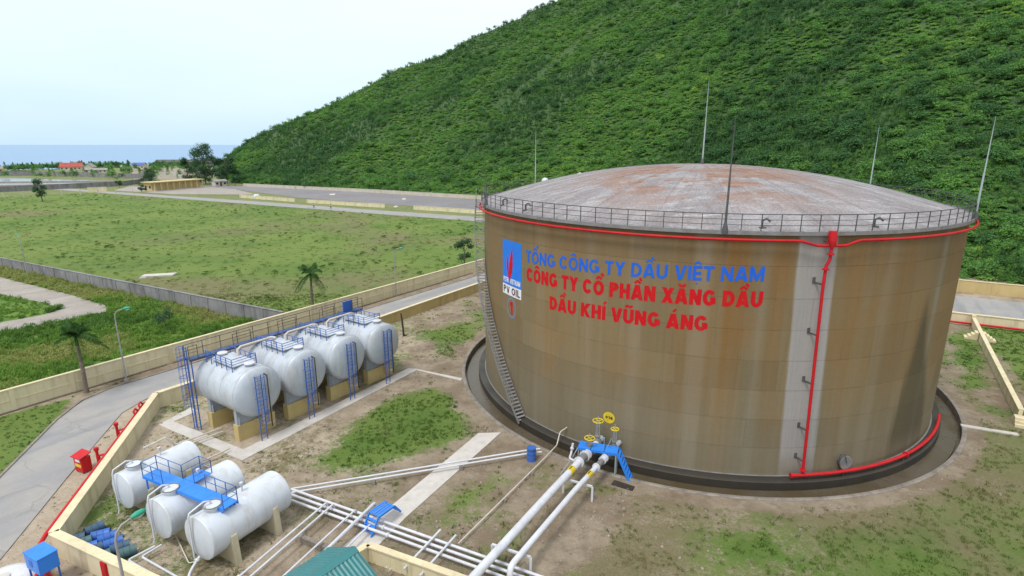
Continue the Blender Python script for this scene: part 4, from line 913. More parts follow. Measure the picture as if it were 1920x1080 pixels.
for s_, nm in ((1, 'near'), (-1, 'far')):                   # stile over the wall
    for i in range(4):
        b = B(); off = 0.35 + .30 * (3 - i); nx, ny = math.sin(a) * s_, -math.cos(a) * s_
        b.box((53.0 + nx * off, 60.2 + ny * off, (0.22 * (i + 1)) / 2), (1.0, .30, .22 * (i + 1)), a); b.build('stile_step', 'cream_cap', cw)
b = B(); b.box((56.3, 65.35, .62), (.4, .4, 1.3), a); b.build('end_post', 'cream_cap', cw)
b = B(); b.bar((35.35, 40.1, 0.02), (38.6, 38.65, 0.02), .42, .12); struct(b.build('concrete_strip', 'pale_concrete'))
# strip of paving round the four raised tanks
E1 = Vector((0.565, 0.825)); E2 = Vector((0.825, -0.565)); C0 = Vector((-21.07, 39.97))
b = B()
for pl in ([(-27.9, 40.2), (-18.9, 35.05), (-18.6, 36.0), (-27.0, 40.75)], [(-18.9, 35.05), (-9.3, 51.3), (-10.2, 51.8), (-19.5, 36.5), (-18.6, 36.0)], [(-27.9, 40.2), (-27.0, 40.75), (-26.1, 42.5), (-27.0, 43.2)], [(-9.85, 51.75), (-9.4, 51.3), (-4.8, 48.75), (-4.7, 49.25)]): b.prism(pl, -.1, .05)
struct(b.build('paving_strip', 'pale_concrete'))

# ------------------------------------------------------------------ the four raised horizontal tanks
mat('silver_paint', (0.52, 0.565, 0.625), (0.44, 0.485, 0.545), 0.6, 0.36, metal=0.0, dirt=(0.33, 0.29, 0.25), dirt_amt=0.55, streak=True)
mat('silver_grey', (0.36, 0.40, 0.46), (0.30, 0.335, 0.39), 0.8, 0.5, dirt=(0.25, 0.22, 0.19), dirt_amt=0.4, streak=True)
mat('block_ochre', (0.56, 0.44, 0.19), (0.49, 0.385, 0.17), 0.8, 0.8, dirt=(0.36, 0.28, 0.16), dirt_amt=0.4, streak=True)
mat('pipe_cream', (0.62, 0.57, 0.50), (0.54, 0.49, 0.43), 1.5, 0.5, dirt=(0.33, 0.28, 0.22), dirt_amt=0.4)
mat('red_brown', (0.19, 0.10, 0.10), (0.13, 0.07, 0.07), 2.0, 0.6)
def caged_ladder(parent, x, y, z0, z1, zc, m, face=(1, 0), w=0.46, legs=None, name='ladder'):
    """ladder with hoops and cage bars, standing clear of the shell"""
    fx, fy = face; sx, sy = -fy, fx; b = B()
    for s_ in (-1, 1): b.bar((x + sx * w / 2 * s_, y + sy * w / 2 * s_, z0), (x + sx * w / 2 * s_, y + sy * w / 2 * s_, z1), 0.055)
    ld = b.build(name, m, parent, True)
    for i in range(int((z1 - z0) / .32)):
        zz = z0 + .25 + i * .32; b = B(); b.tube([(x - sx * w / 2, y - sy * w / 2, zz), (x + sx * w / 2, y + sy * w / 2, zz)], 0.016, 5); b.build('rung', m, ld, True)
    b = B(); hp = []
    for i in range(9):
        a = math.pi * i / 8; hp.append((sx * .36 * math.cos(a) + fx * .62 * math.sin(a), sy * .36 * math.cos(a) + fy * .62 * math.sin(a)))
    k = max(2, int((z1 - zc) / .75))
    for i in range(k + 1):
        zz = zc + (z1 - zc) * i / k; b.tube([(x + u, y + v, zz) for u, v in hp], 0.022, 5)
    for i in (1, 2, 4, 6, 7): b.bar((x + hp[i][0], y + hp[i][1], zc), (x + hp[i][0], y + hp[i][1], z1), 0.035, 0.012)
    b.build('cage', m, ld, True); return ld
def raised_tank(k):
    o = C0 + E1 * (4.15 * k); R_, ZA, HL = 1.9, 3.7, 2.58
    lab = ['silver grey raised horizontal tank at the row end beside the tall caged ladder', 'second silver grey raised horizontal tank counting from the caged access ladder', 'third silver grey raised horizontal tank counting from the caged access ladder', 'silver grey raised horizontal tank at the row end beside the dark burnt post'][k]
    t_ = thing('horizontal_tank', lab, 'storage tank', (o[0], o[1], 0), -0.6, 'raised horizontal tanks')
    b = B(); b.lathe([(R_, -HL), (R_, HL)], 48, (0, 0, ZA), 'x'); body = b.build('shell', 'silver_paint', t_, True)
    b = B()
    for xx in (-HL + .02, -.86, .86, HL - .02): b.lathe([(R_ + .001, xx - .035), (R_ + .022, xx - .03), (R_ + .022, xx + .03), (R_ + .001, xx + .035)], 48, (0, 0, ZA), 'x')
    b.build('weld_band', 'silver_paint', body, True)
    for s_ in (-1, 1):
        pr = [(R_ * math.cos(i / 10 * math.pi / 2) ** .85 if i < 10 else 0.002, s_ * (HL + .58 * math.sin(i / 10 * math.pi / 2))) for i in range(11)]
        if s_ < 0: pr = pr[::-1]
        b = B(); b.lathe(pr, 48, (0, 0, ZA), 'x'); b.build('dished_head', 'silver_paint', t_, True)
    for xx in (1.7, -1.95):
        b = B(); b.box((xx, 0, .63), (.62, 3.0, 1.30)); b.build('concrete_pier', 'block_ochre', t_, True)
        b = B(); arc = [(1.42 - 2.84 * i / 12) for i in range(13)]; top = [(y, ZA - math.sqrt(R_ ** 2 - y * y) + .03) for y in arc]
        pl = [(-1.42, 1.284), (1.42, 1.284)] + top; n = len(pl)
        V = [(xx - .17, y, z) for y, z in pl] + [(xx + .17, y, z) for y, z in pl]
        b.add(V, [tuple(reversed(range(n))), tuple(range(n, 2 * n))] + [(i, (i + 1) % n, n + (i + 1) % n, n + i) for i in range(n)]); sd_ = b.build('saddle', 'silver_grey', t_, True)
        for yy in (-1.30, 0, 1.30): b = B(); b.box((xx + .24, yy, 1.29 + .3), (.14, .04, .6 if yy else .45)); b.build('gusset', 'silver_grey', sd_, True)
    for xx, r_ in ((-1.72, .38), (1.98, .40)):
        b = B(); b.lathe([(r_ * .82, ZA + R_ - .12), (r_ * .82, ZA + R_ + .18)], 20, (xx, 0, 0)); mh_ = b.build('manway', 'silver_grey', t_, True)
        b = B(); b.lathe([(r_, ZA + R_ + .16), (r_, ZA + R_ + .23), (r_ - .03, ZA + R_ + .25), (0.001, ZA + R_ + .27)], 20, (xx, 0, 0)); b.build('lid', 'white_paint', mh_, True)
    # handrail along the near flank, returning at the front manway
    b = B(); b.box((-.05, -.12, 5.645), (3.0, 1.75, .05)); b.build('walkway_plate', 'silver_paint', t_, True)
    b = B(); yy = -1.06
    for zz, rr in ((6.25, .03), (6.05, .022), (5.85, .022)): b.tube([(-2.1, yy, zz), (1.5, yy, zz), (1.5, .8, zz)], rr, 6)
    for zz, rr in ((6.05, .026), (5.62, .018)): b.tube([(-2.1, .85, zz), (1.45, .85, zz)], rr, 6)
    hr = b.build('handrail', 'ladder_blue', t_, True)
    for xx in (-2.1, -1.4, -.7, 0, .7, 1.45):
        b = B(); b.bar((xx, .85, 5.2), (xx, .85, 6.05), .04); b.build('post', 'ladder_blue', hr, True)
    for xx in (-2.1, -1.4, -.7, 0, .7, 1.45):
        b = B(); b.bar((xx, yy, 4.95), (xx, yy, 6.25), .045); b.build('post', 'ladder_blue', hr, True)
    b = B(); b.bar((1.5, .8, 5.4), (1.5, .8, 6.25), .045); b.build('post', 'ladder_blue', hr, True)
    # front ladder with cage and the dark level pipe beside it
    caged_ladder(t_, 3.32, -.28, 0.05, 5.2, 1.75, 'ladder_blue', (1, 0))
    b = B(); b.tube([(3.36, .42, .9), (3.36, .42, 5.0), (3.0, .42, 5.06)], .05, 8); b.build('level_pipe', 'rust_black', t_, True)
    # small branch pipe dropping from the belly
    b = B(); b.tube([(2.3, .4, 1.95), (2.3, .4, .75), (2.3, 1.2, .62)], .09, 8); b.build('drain_pipe', 'pipe_cream', t_, True)
    if k < 3:
        b = B(); b.tube([(-.5, .55, 5.45), (-.5, .55, 6.15), (-.5, .85, 6.32), (-.5, 3.2, 6.32), (-.5, 3.6, 6.2), (-.5, 3.75, 5.4)], .085, 8); b.build('vapour_pipe', 'pipe_cream', t_, True)
    return t_
for k in range(4): raised_tank(k)
mat('catwalk_blue', (0.03, 0.075, 0.24), (0.035, 0.06, 0.16), 1.5, 0.55)
# catwalk joining the tank tops at the back, with the caged ladder tower
cwk = thing('catwalk', 'blue railed catwalk and caged ladder linking the tops of raised tanks', 'catwalk', (C0[0], C0[1], 0), -0.6)
b = B(); Y0, Y1 = -2.25, 14.4
for xx in (-2.85, -2.2): b.bar((xx, Y0, 5.72), (xx, Y1, 5.72), .06, .14)
frame = b.build('frame', 'dark_steel', cwk, True)
k = 20
for i in range(k):
    b = B(); b.box((-2.525, Y0 + (Y1 - Y0) * (i + .5) / k, 5.79), (.60, (Y1 - Y0) / k - .03, .03)); b.build('deck_plate', 'catwalk_blue', cwk, True)
for xx in (-2.85, -2.2):
    spans = [(Y0, Y1)] if xx < -2.5 else [(Y0, -1.6), (1.2, 2.7), (5.2, 6.9), (9.4, 11.0), (13.2, Y1)]
    for y0, y1 in spans:
        b = B()
        for zz, rr in ((6.85, .026), (6.35, .018)): b.tube([(xx, y0, zz), (xx, y1, zz)], rr, 6)
        hr = b.build('handrail', 'dark_steel', cwk, True); n = max(1, round((y1 - y0) / 1.4))
        for i in range(n + 1):
            b = B(); yy = y0 + (y1 - y0) * i / n; b.bar((xx, yy, 5.75), (xx, yy, 6.87), .04); b.build('post', 'dark_steel', hr, True)
caged_ladder(cwk, -2.52, -2.36, .05, 6.85, 2.2, 'ladder_blue', (0, -1), .5)
for yy in (Y0 + .1, Y1 - .2):
    for xx in (-2.85, -2.2): b = B(); b.bar((xx, yy, 0), (xx, yy, 5.65), .07); b.build('leg', 'ladder_blue', cwk, True)
b = B(); b.box((-2.55, 12.9, 6.3), (.12, 1.1, 1.1)); b.build('side_screen', 'ladder_blue', cwk, True)
# pier pipes between the raised tanks and the small ones
def pipe(name, label, pts, r, m='white_paint', n=8, group=None, stands=(), flanges=(), cat='pipe'):
    t_ = thing(name, label, cat, (pts[0][0], pts[0][1], 0), 0, group)
    P = [Vector(q) for q in pts]; out = [P[0]]                # rounded elbows
    for i in range(1, len(P) - 1):
        a, c, d = P[i - 1], P[i], P[i + 1]; e = min(3.0 * r, (a - c).length * .45, (d - c).length * .45)
        u, v = (a - c).normalized() * e, (d - c).normalized() * e
        out += [c + u, c + u * .45 + v * .12 * 0 + (u + v) * .0 + v * .1, c + u * .1 + v * .45, c + v]
    out.append(P[-1]); b = B(); b.tube(out, r, n); b.build('pipe_body', m, t_)
    for f, z in stands:
        q = P[0].lerp(P[-1], f) if isinstance(f, float) else Vector(f)
        b = B(); b.box((q[0], q[1], (z - r) / 2 - .05), (.25, .25, max(z - r + .1, .1))); b.build('pipe_stand', 'kerb_concrete', t_)
    for i, f in flanges:
        q = P[i].lerp(P[i + 1], f); d = (P[i + 1] - P[i]).normalized(); b = B(); b.cyl(q - d * .05, q + d * .05, r * 1.7, 14); b.build('flange', m, t_)
    return t_

# ------------------------------------------------------------------ three small horizontal tanks with their crossing platform
mat('white_tank', (0.62, 0.66, 0.72), (0.55, 0.59, 0.65), 0.5, 0.36, dirt=(0.40, 0.36, 0.32), dirt_amt=0.5, streak=True)
mat('saddle_cream', (0.58, 0.53, 0.38), (0.52, 0.47, 0.34), 0.8, 0.8, dirt=(0.32, 0.27, 0.18), dirt_amt=0.4, streak=True)
RZ = math.pi / 2 - 0.50
SMALL = [((-15.0, 26.98), 4.85, 1.22, 'white horizontal tank on cream saddles beside the long white pipe runs'), ((-18.15, 28.40), 4.5, 1.17, 'white horizontal tank between two others under the blue platform'), ((-21.85, 30.85), 4.3, 1.12, 'white horizontal tank closest to the dyke wall under the blue platform end')]
for (cx, cy), L, r, lab in SMALL:
    t_ = thing('horizontal_tank', lab, 'storage tank', (cx, cy, 0), RZ, 'small white horizontal tanks'); ZA = 1.75; h = L / 2
    b = B(); b.lathe([(r, -h + .05), (r, h - .05)], 44, (0, 0, ZA), 'x'); bd = b.build('shell', 'white_tank', t_, True)
    for s_ in (-1, 1):
        pr = [(r, s_ * (h - .05)), (r - .02, s_ * h), (r * .75, s_ * (h + .07)), (r * .4, s_ * (h + .12)), (0.001, s_ * (h + .14))]
        b = B(); b.lathe(pr if s_ > 0 else pr[::-1], 44, (0, 0, ZA), 'x'); b.build('end_plate', 'white_tank', t_, True)
    b = B()
    for xx in (-h * .5, 0, h * .5): b.lathe([(r + .001, xx - .02), (r + .012, xx), (r + .001, xx + .02)], 44, (0, 0, ZA), 'x')
    b.build('weld_seam', 'white_tank', bd, True)
    for xx in (-h * .55, h * .52):
        b = B(); w_ = r * .96; top = [(w_ - 2 * w_ * i / 12) for i in range(13)]; tp = [(y, ZA - math.sqrt(max((r + .004) ** 2 - y * y, 0)) + .02) for y in top]
        pl = [(-w_ - .22, 0), (w_ + .22, 0), (w_ + .1, ZA - .1), (w_ + .02, ZA + .02)] + tp[1:-1] + [(-w_ - .02, ZA + .02), (-w_ - .1, ZA - .1)]; n = len(pl)
        V = [(xx - .17, y, z) for y, z in pl] + [(xx + .17, y, z) for y, z in pl]
        b.add(V, [tuple(reversed(range(n))), tuple(range(n, 2 * n))] + [(i, (i + 1) % n, n + (i + 1) % n, n + i) for i in range(n)]); b.build('saddle', 'saddle_cream', t_, True)
    for xx in (-h * .62,):
        b = B(); b.lathe([(.36, ZA + r - .15), (.36, ZA + r + .16), (.46, ZA + r + .16), (.46, ZA + r + .22), (.001, ZA + r + .23)], 22, (xx, 0, 0)); hb = b.build('hatch', 'white_tank', t_, True)
        b = B(); b.tube([(xx - .38, .0, ZA + r + .26), (xx - .38, 0, ZA + r + .30)], .03, 6)
        b.tube([(xx + .45 * math.cos(q * .5236), .45 * math.sin(q * .5236), ZA + r + .25) for q in range(12)], .03, 6, closed=True); b.build('hatch_ring', 'grey_steel', hb, True)
    b = B(); b.tube([(-h * .62, .12, ZA + r + .2), (-h * .62, .12, ZA + r + .4), (-h * .75, .2, ZA + r + .5), (-h - .16, .25, ZA + r + .28), (-h - .24, .25, ZA + r + .02), (-h - .24, .25, .55), (-h - .3, .25, .35)], .048, 8); b.build('vent_pipe', 'white_paint', t_, True)
    b = B(); b.tube([(h * .1, 0, ZA + r - .1), (h * .1, 0, ZA + r + .42)], .05, 8); b.box((h * .1, 0, ZA + r + .45), (.16, .16, .16)); b.build('top_valve', 'white_paint', t_, True)
pf = thing('access_platform', 'bright blue railed platform bridging the three small white tanks', 'platform', (-17.85, 27.25, 0), math.atan2(-.445, .895))
b = B(); b.box((0, 0, 3.04), (6.9, .06, .12)); 
for yy in (-.42, .42): b.box((0, yy, 3.03), (6.9, .06, .14))
b.build('beam', 'deck_blue', pf, True)
for i in range(8): b = B(); b.box((-3.02 + i * .8625, 0, 3.115), (.85, .86, .03)); b.build('deck_plate', 'deck_blue', pf, True)
b = B(); b.box((-.6, .98, 3.115), (.9, 1.05, .03)); b.build('deck_plate', 'deck_blue', pf, True)
mat('rail_blue', (0.05, 0.15, 0.44), (0.06, 0.14, 0.36), 2.0, 0.5)
def railrun(parent, pts, z0, hgt, m, name='handrail', sp=.95):
    b = B()
    for zz, rr in ((z0 + hgt, .026), (z0 + hgt * .5, .02)): b.tube([(x, y, zz) for x, y in pts], rr, 6)
    hr = b.build(name, m, parent, True)
    for (x0, y0), (x1, y1) in zip(pts[:-1], pts[1:]):
        n = max(1, round(math.hypot(x1 - x0, y1 - y0) / sp))
        for i in range(n + 1):
            b = B(); b.bar((x0 + (x1 - x0) * i / n, y0 + (y1 - y0) * i / n, z0), (x0 + (x1 - x0) * i / n, y0 + (y1 - y0) * i / n, z0 + hgt), .035); b.build('post', m, hr, True)
railrun(pf, [(-1.6, -.42), (-3.42, -.42), (-3.42, .42), (-1.1, .42), (-1.1, 1.5), (-.1, 1.5), (-.1, .42)], 3.13, .85, 'rail_blue')
railrun(pf, [(.9, .42), (3.42, .42), (3.42, -.42)], 3.13, .85, 'rail_blue')
for xx in (-3.2, 3.2): 
    for yy in (-.38, .38): b = B(); b.bar((xx, yy, 2.45 if xx > 0 else 2.3), (xx, yy, 2.97), .07); b.build('support', 'deck_blue', pf, True)

# ------------------------------------------------------------------ pipe runs in the yard
dA = Vector((0.901, -0.433)); nA = Vector((-0.433, -0.901))
A_ = Vector((-13.9, 31.1)); zB = .42
names = ['back', 'middle', 'front']
LB = ['white pipe of the header bundle, the one next to the grass patch', 'white middle pipe of the three pipe header bundle crossing the yard', 'white pipe of the header bundle, the one next to the pump house wall']
for i in range(3):
    p0 = A_ + nA * (.42 * i) + dA * (.2 * i); p1 = p0 + dA * 21
    st = [((p0[0] + dA[0] * q, p0[1] + dA[1] * q, 0), zB) for q in (2.5, 6.5, 10.5, 14.5)] if i == 1 else []
    pipe('header_pipe', LB[i], [(p0[0], p0[1], zB), (p1[0], p1[1], zB)], .085, stands=[(q, z) for q, z in st], flanges=[(0, .33 + .02 * i)], group='header pipes')
q0 = A_ + nA * -.1
for i, lab in ((0, 'slim white pipe from header to blue drum, the twin nearer the raised tanks'), (1, 'slim white pipe from header to blue drum, the twin nearer the pump house')):
    off = Vector((.1, -.42)) * i
    pipe('branch_pipe', lab, [(-13.9 + off[0], 31.25 + off[1], .36), (.75 + off[0], 35.75 + off[1], .36), (2.0 + off[0], 36.05 + off[1], .36)], .065, stands=[(.3, .36), (.65, .36)] if i else [], group='pipes to the blue drum')
brs = [((-11.1, 29.35), (-13.75, 22.9), .065, .70, 'slim white pipe leaving the header by the small tank saddles'), ((-10.65, 29.2), (-13.25, 22.75), .065, .70, 'slim white pipe second from the small tank saddles among branch pipes'), ((-9.2, 28.75), (-12.0, 22.0), .055, .66, 'slim white branch pipe between the paired pipes and the thicker one'), ((-8.2, 29.3), (-11.2, 21.8), .10, .72, 'thicker white branch pipe crossing over the header bundle'), ((-8.1, 27.6), (-10.6, 21.5), .055, .5, 'slim white branch pipe beside the concrete walkway')]
for (x0, y0), (x1, y1), r, z, lab in brs:
    pipe('branch_pipe', lab, [(x0 + .02, y0 + .04, zB), (x0, y0, z), (x1, y1, z), (x1 - .3, y1 - .6, z)], r, group='branch pipes off the header', flanges=[(1, .93)])
b = B(); c_ = Vector((-10.1, 25.9))
sl = thing('pipe_sleeper', 'low grey concrete sleeper under the branch pipes', 'sleeper', (c_[0], c_[1], 0))
b.bar((-11.9, 26.85, .22), (-8.3, 25.05, .22), .26, .44); b.build('beam', 'kerb_concrete', sl)
for x, y in ((-12.6, 25.2), (-11.35, 26.55)):
    pass
for (x0, y0), (x1, y1), lab in (((-4.0, 27.0), (-5.0, 25.0), 'short white stub pipe from header to bund wall, nearer the blue step bridge'), ((-3.1, 26.55), (-4.1, 24.55), 'short white stub pipe from header to bund wall, nearer the big white pipes')):
    pipe('stub_pipe', lab, [(x0, y0, .62), (x1, y1, .62), (x1 - .5, y1 - 1.0, .62)], .065, group='stub pipes through the bund')
pipe('drain_pipe', 'thin cream pipe lying on the earth from tank foot to header', [(-2.95, 26.3, .28), (2.3, 35.0, .28), (3.25, 36.6, .32), (3.55, 37.4, .95), (4.1, 37.9, 1.05)], .045, 'pipe_cream', stands=[(.35, .28), (.6, .28)])
# pipes that feed the small tanks
pipe('feed_pipe', 'white pipe looping out in front of the middle small tank, outer of two', [(-19.3, 25.9, .45), (-20.1, 24.9, .4), (-13.8, 21.6, .4), (-12.5, 20.9, .4)], .06, group='feed pipes before the small tanks')
pipe('feed_pipe', 'white pipe looping out in front of the middle small tank, inner of two', [(-19.0, 26.0, .45), (-19.55, 25.15, .4), (-13.5, 21.95, .4), (-12.2, 21.3, .4)], .06, group='feed pipes before the small tanks')
pipe('feed_pipe', 'white pipe dropping from the end of the small tank by the long pipe runs', [(-16.1, 24.6, .9), (-16.35, 24.2, .5), (-16.3, 23.7, .36), (-14.0, 22.6, .36)], .075, flanges=[(0, .3)])
pipe('drain_pipe', 'thin cream bent pipe on the sand between two small tanks', [(-18.9, 27.1, .15), (-17.0, 25.0, .12), (-16.6, 25.2, .12)], .04, 'pipe_cream')
pipe('transfer_pipe', 'cream pipe crossing the paving strip towards the small tanks, closer to the dyke', [(-22.4, 39.2, .30), (-24.6, 36.6, .30), (-24.0, 34.9, .30), (-20.9, 33.6, .30)], .06, 'pipe_cream', group='cream transfer pipes')
pipe('transfer_pipe', 'cream pipe crossing the paving strip towards the small tanks, next to its twin', [(-22.0, 38.7, .30), (-23.8, 36.5, .30), (-23.4, 35.3, .30), (-20.2, 33.6, .30)], .06, 'pipe_cream', group='cream transfer pipes')
pipe('transfer_pipe', 'cream pipe running from the paving strip corner onto the small tanks', [(-20.3, 36.2, .3), (-21.3, 34.6, .3), (-21.9, 33.6, 1.5), (-22.3, 32.6, 3.2), (-22.9, 31.3, 3.2)], .06, 'pipe_cream')
# valve cluster by the pump house
for i, (x, y) in enumerate(((-14.35, 22.6), (-13.55, 22.2), (-12.75, 21.75), (-12.0, 21.4))):
    v = thing('gate_valve', ['small white gate valve, closest to the small tanks, in front of the pump house', 'small white gate valve with yellow wheel, second from the small tanks', 'small white gate valve with yellow wheel, third from the small tanks', 'small white gate valve closest to the teal pump house roof'][i], 'valve', (x, y, 0), 0, 'valves by the pump house')
    b = B(); b.cyl((x - .2, y - .3, .55), (x + .2, y + .3, .55), .12, 12); b.cyl((x, y, .5), (x, y, .95), .06, 8); b.build('body', 'white_paint', v)
    b = B(); b.tube([(x + .17 * math.cos(q * .5236), y + .17 * math.sin(q * .5236), .98) for q in range(12)], .025, 6, closed=True); b.bar((x - .17, y, .98), (x + .17, y, .98), .025); b.build('handwheel', 'valve_yellow' if i in (1, 2) else 'grey_steel', v)
    b = B(); b.box((x, y, .2), (.2, .2, .5)); b.build('stand', 'kerb_concrete', v)
# blue step bridge over the header
br = thing('step_bridge', 'small bright blue steel step bridge over the white header pipes', 'step bridge', (-7.55, 28.35, 0), math.atan2(.83, .55))
prof = [(-1.25, .05), (-.62, .95), (.62, .95), (1.1, .28)]
for s_ in (-1, 1):
    b = B()
    for (x0, z0), (x1, z1) in zip(prof[:-1], prof[1:]): b.bar((x0, s_ * .38, z0), (x1, s_ * .38, z1), .06, .12)
    b.build('stringer', 'deck_blue', br, True)
for i in range(4): b = B(); b.box((0, -.28 + i * .187, .97), (1.24, .13, .03)); b.build('deck_slat', 'deck_blue', br, True)
for i in range(3): b = B(); b.box((-1.1 + i * .17, 0, .24 + i * .24), (.16, .70, .03)); b.build('tread', 'deck_blue', br, True)
for i in range(2): b = B(); b.box((.78 + i * .17, 0, .72 - i * .24), (.16, .70, .03)); b.build('tread', 'deck_blue', br, True)
# blue drum standing by the kerb
def drum(name, label, loc, rot=None, m='ladder_blue', group=None, s=1.0):
    d = thing(name, label, 'drum', loc, 0, group); r, h = .29 * s, .88 * s
    pr = [(.001, .02), (r - .02, .02), (r - .02, 0), (r, 0), (r, .03), (r - .008, .05), (r - .008, h * .32), (r + .012, h * .335), (r - .008, h * .35), (r - .008, h * .65), (r + .012, h * .665), (r - .008, h * .68), (r - .008, h - .05), (r, h - .03), (r, h), (r - .02, h), (r - .02, h - .02), (.001, h - .02)]
    b = B(); b.lathe(pr, 22); o = b.build('drum_body', m, d, True)
    b = B(); b.cyl((r * .6, 0, h - .02), (r * .6, 0, h + .01), .035, 8); b.build('bung', 'grey_steel', o, True)
    if rot: d.rotation_euler = rot
    return d
drum('oil_drum', 'blue drum standing upright beside the tank kerb at the slim pipes end', (1.36, 35.15, 0), s=1.12)
mat('drum_blue_bright', (0.020, 0.13, 0.52), (0.03, 0.12, 0.42), 2.0, 0.5, dirt=(0.10, 0.10, 0.12), dirt_amt=0.4)
mat('drum_blue_dull', (0.03, 0.10, 0.20), (0.05, 0.09, 0.14), 2.0, 0.6, dirt=(0.10, 0.08, 0.07), dirt_amt=0.5)
mat('drum_teal', (0.05, 0.14, 0.17), (0.07, 0.13, 0.14), 2.0, 0.6, dirt=(0.11, 0.09, 0.07), dirt_amt=0.5)
r_ = np.random.default_rng(3); ad = math.atan2(.66, .75)
for i in range(11):
    row, k = divmod(i, 6); lab, m = [('bright blue drum lying in the pile inside the dyke corner', 'drum_blue_bright'), ('dull dark blue drum lying in the pile inside the dyke corner', 'drum_blue_dull'), ('faded teal drum lying in the pile inside the dyke corner', 'drum_teal')][[1, 0, 0, 0, 1, 2, 1, 2, 0, 1, 2][i]]
    x = -24.0 + k * .60 + row * .1 - row * .62; y = 27.15 - k * .36 - row * .75
    a = ad + r_.normal(0, .10); d = drum('oil_drum', lab, (x, y, .30), (0, math.pi / 2, 0), m, 'drums piled in the dyke corner'); d.rotation_euler = (math.pi / 2 * 0, math.pi / 2, a)
# ------------------------------------------------------------------ the two big outlet pipes, valves and blue platform
UP = Vector((0, 0, 1))
def outlet(label, pts, r, bands, bell, fl, wheels):
    t_ = thing('outlet_pipe', label, 'pipe', (pts[0][0], pts[0][1], 0), 0, 'outlet pipes of the big tank'); P = [Vector(q) for q in pts]
    out = [P[0]]
    for i in range(1, len(P) - 1):
        a, c, d = P[i - 1], P[i], P[i + 1]; e = min(2.6 * r, (a - c).length * .45, (d - c).length * .45); u, v = (a - c).normalized() * e, (d - c).normalized() * e
        out += [c + u, c + u * .5 + v * .07, c + u * .2 + v * .2, c + u * .07 + v * .5, c + v]
    out.append(P[-1]); b = B(); b.tube(out, r, 20); b.build('pipe_body', 'white_paint', t_)
    A, Z = P[-2], P[-1]; d = (Z - A).normalized(); L = (Z - A).length
    at = lambda s: Z - d * s
    for s in bands:
        b = B(); b.tube([at(s - .28), at(s + .28)], r + .008, 20, caps=False); yb = b.build('yellow_band', 'valve_yellow', t_)
        b = B(); side = d.cross(UP); c = at(s) + UP * (r + .012); b.box(c, (.40, .07, .006), ax=(d, side, UP)); b.build('arrow_mark', 'rust_black', yb)
    for s0, s1 in bell:
        n = 12; b = B(); b.tube([at(s0 + (s1 - s0) * i / (2 * n)) for i in range(2 * n + 1)], [r * (1.02 if i % 2 else 1.2) for i in range(2 * n + 1)], 18); b.build('bellows', 'grey_steel', t_)
    for s in fl: b = B(); b.cyl(at(s - .06), at(s + .06), r * 1.62, 20); b.build('flange', 'white_paint', t_)
    for s, zt, rw in wheels:
        c = at(s); b = B(); b.cyl(at(s - .2), at(s + .2), r * 1.25, 18); b.tube([c + UP * r, c + UP * (r + .28)], [r * .95, r * .55], 14); b.cyl(c + UP * (r + .28), c + UP * (r + .34), r * .9, 14)
        v = b.build('gate_valve', 'grey_steel', t_)
        side = d.cross(UP).normalized(); b = B()
        for q in (-1, 1): b.bar(c + UP * (r + .3) + side * .12 * q, c + Vector((0, 0, zt - c[2] - .03)) + side * .09 * q, .045)
        b.cyl(c + UP * r, c + Vector((0, 0, zt - c[2] + .35)), .025, 8); b.build('yoke', 'galvanised', v)
        w = c + Vector((0, 0, zt - c[2])); b = B(); b.tube([w + Vector((rw * math.cos(k * .3927), rw * math.sin(k * .3927), 0)) for k in range(16)], .038, 6, closed=True)
        for k in range(4): b.bar(w, w + Vector((rw * math.cos(k * 1.5708 + .4), rw * math.sin(k * 1.5708 + .4), 0)), .035)
        b.build('handwheel', 'valve_yellow', v)
    return t_
ZP = 1.25
outlet('big white outlet pipe, the thicker of two, running from the tank valves', [(-5.2, 17.0, 1.5), (2.5, 29.6, ZP + .2), (6.35, 35.95, ZP)], .225, (5.05,), ((2.95, 3.75),), (2.55, 2.88, 3.82, 1.75), ((2.15, 2.3, .34), (.75, 2.95, .36)))
outlet('big white outlet pipe, the thinner of two, bending down beyond the supports', [(-.1, 22.9, -.2), (-.1, 23.2, ZP + .2), (3.8, 29.6, ZP + .15), (7.55, 35.45, ZP)], .16, (5.0,), ((3.05, 3.85),), (2.6, 2.95, 3.95, 1.7), ((1.0, 2.7, .26),))
pipe('bypass_pipe', 'short white bypass pipe hooked beside the thicker outlet pipe valve', [(4.35, 32.7, 1.35), (3.8, 33.2, 1.3), (4.0, 33.9, 1.3), (4.1, 33.95, 2.0)], .075, flanges=[(2, .5)])
for (x0, y0), (x1, y1), zt, lab in (((3.25, 31.35), (4.95, 30.45), 1.12, 'white pipe support frame under the yellow pipe bands'), ((-1.05, 25.2), (.95, 24.25), 1.2, 'white pipe support frame over the header pipes')):
    t_ = thing('pipe_support', lab, 'pipe support', ((x0 + x1) / 2, (y0 + y1) / 2, 0))
    b = B(); b.bar((x0, y0, zt - .08), (x1, y1, zt - .08), .12, .10); b.build('crossbar', 'white_paint', t_)
    for x, y in ((x0, y0), (x1, y1)): b = B(); b.bar((x, y, -.1), (x, y, zt - .135), .12); b.build('leg', 'white_paint', t_)
vp = thing('valve_platform', 'bright blue valve platform with ship stair at the big tank foot', 'platform', (5.9, 33.95, -.3), math.atan2(-.62, 1.9))
for i in range(3): b = B(); b.box((-.98 + i * .90, 0, 1.98), (.84, .95, .05)); b.build('deck_plate', 'deck_blue', vp, True)
b = B()
for yy in (-.44, .44): b.box((-.08, yy, 1.90), (2.75, .07, .12))
b.build('beam', 'deck_blue', vp, True)
for xx in (-1.35, 1.15):
    for yy in (-.4, .4): b = B(); b.bar((xx, yy, 0), (xx, yy, 1.84), .08); b.build('leg', 'galvanised', vp, True)
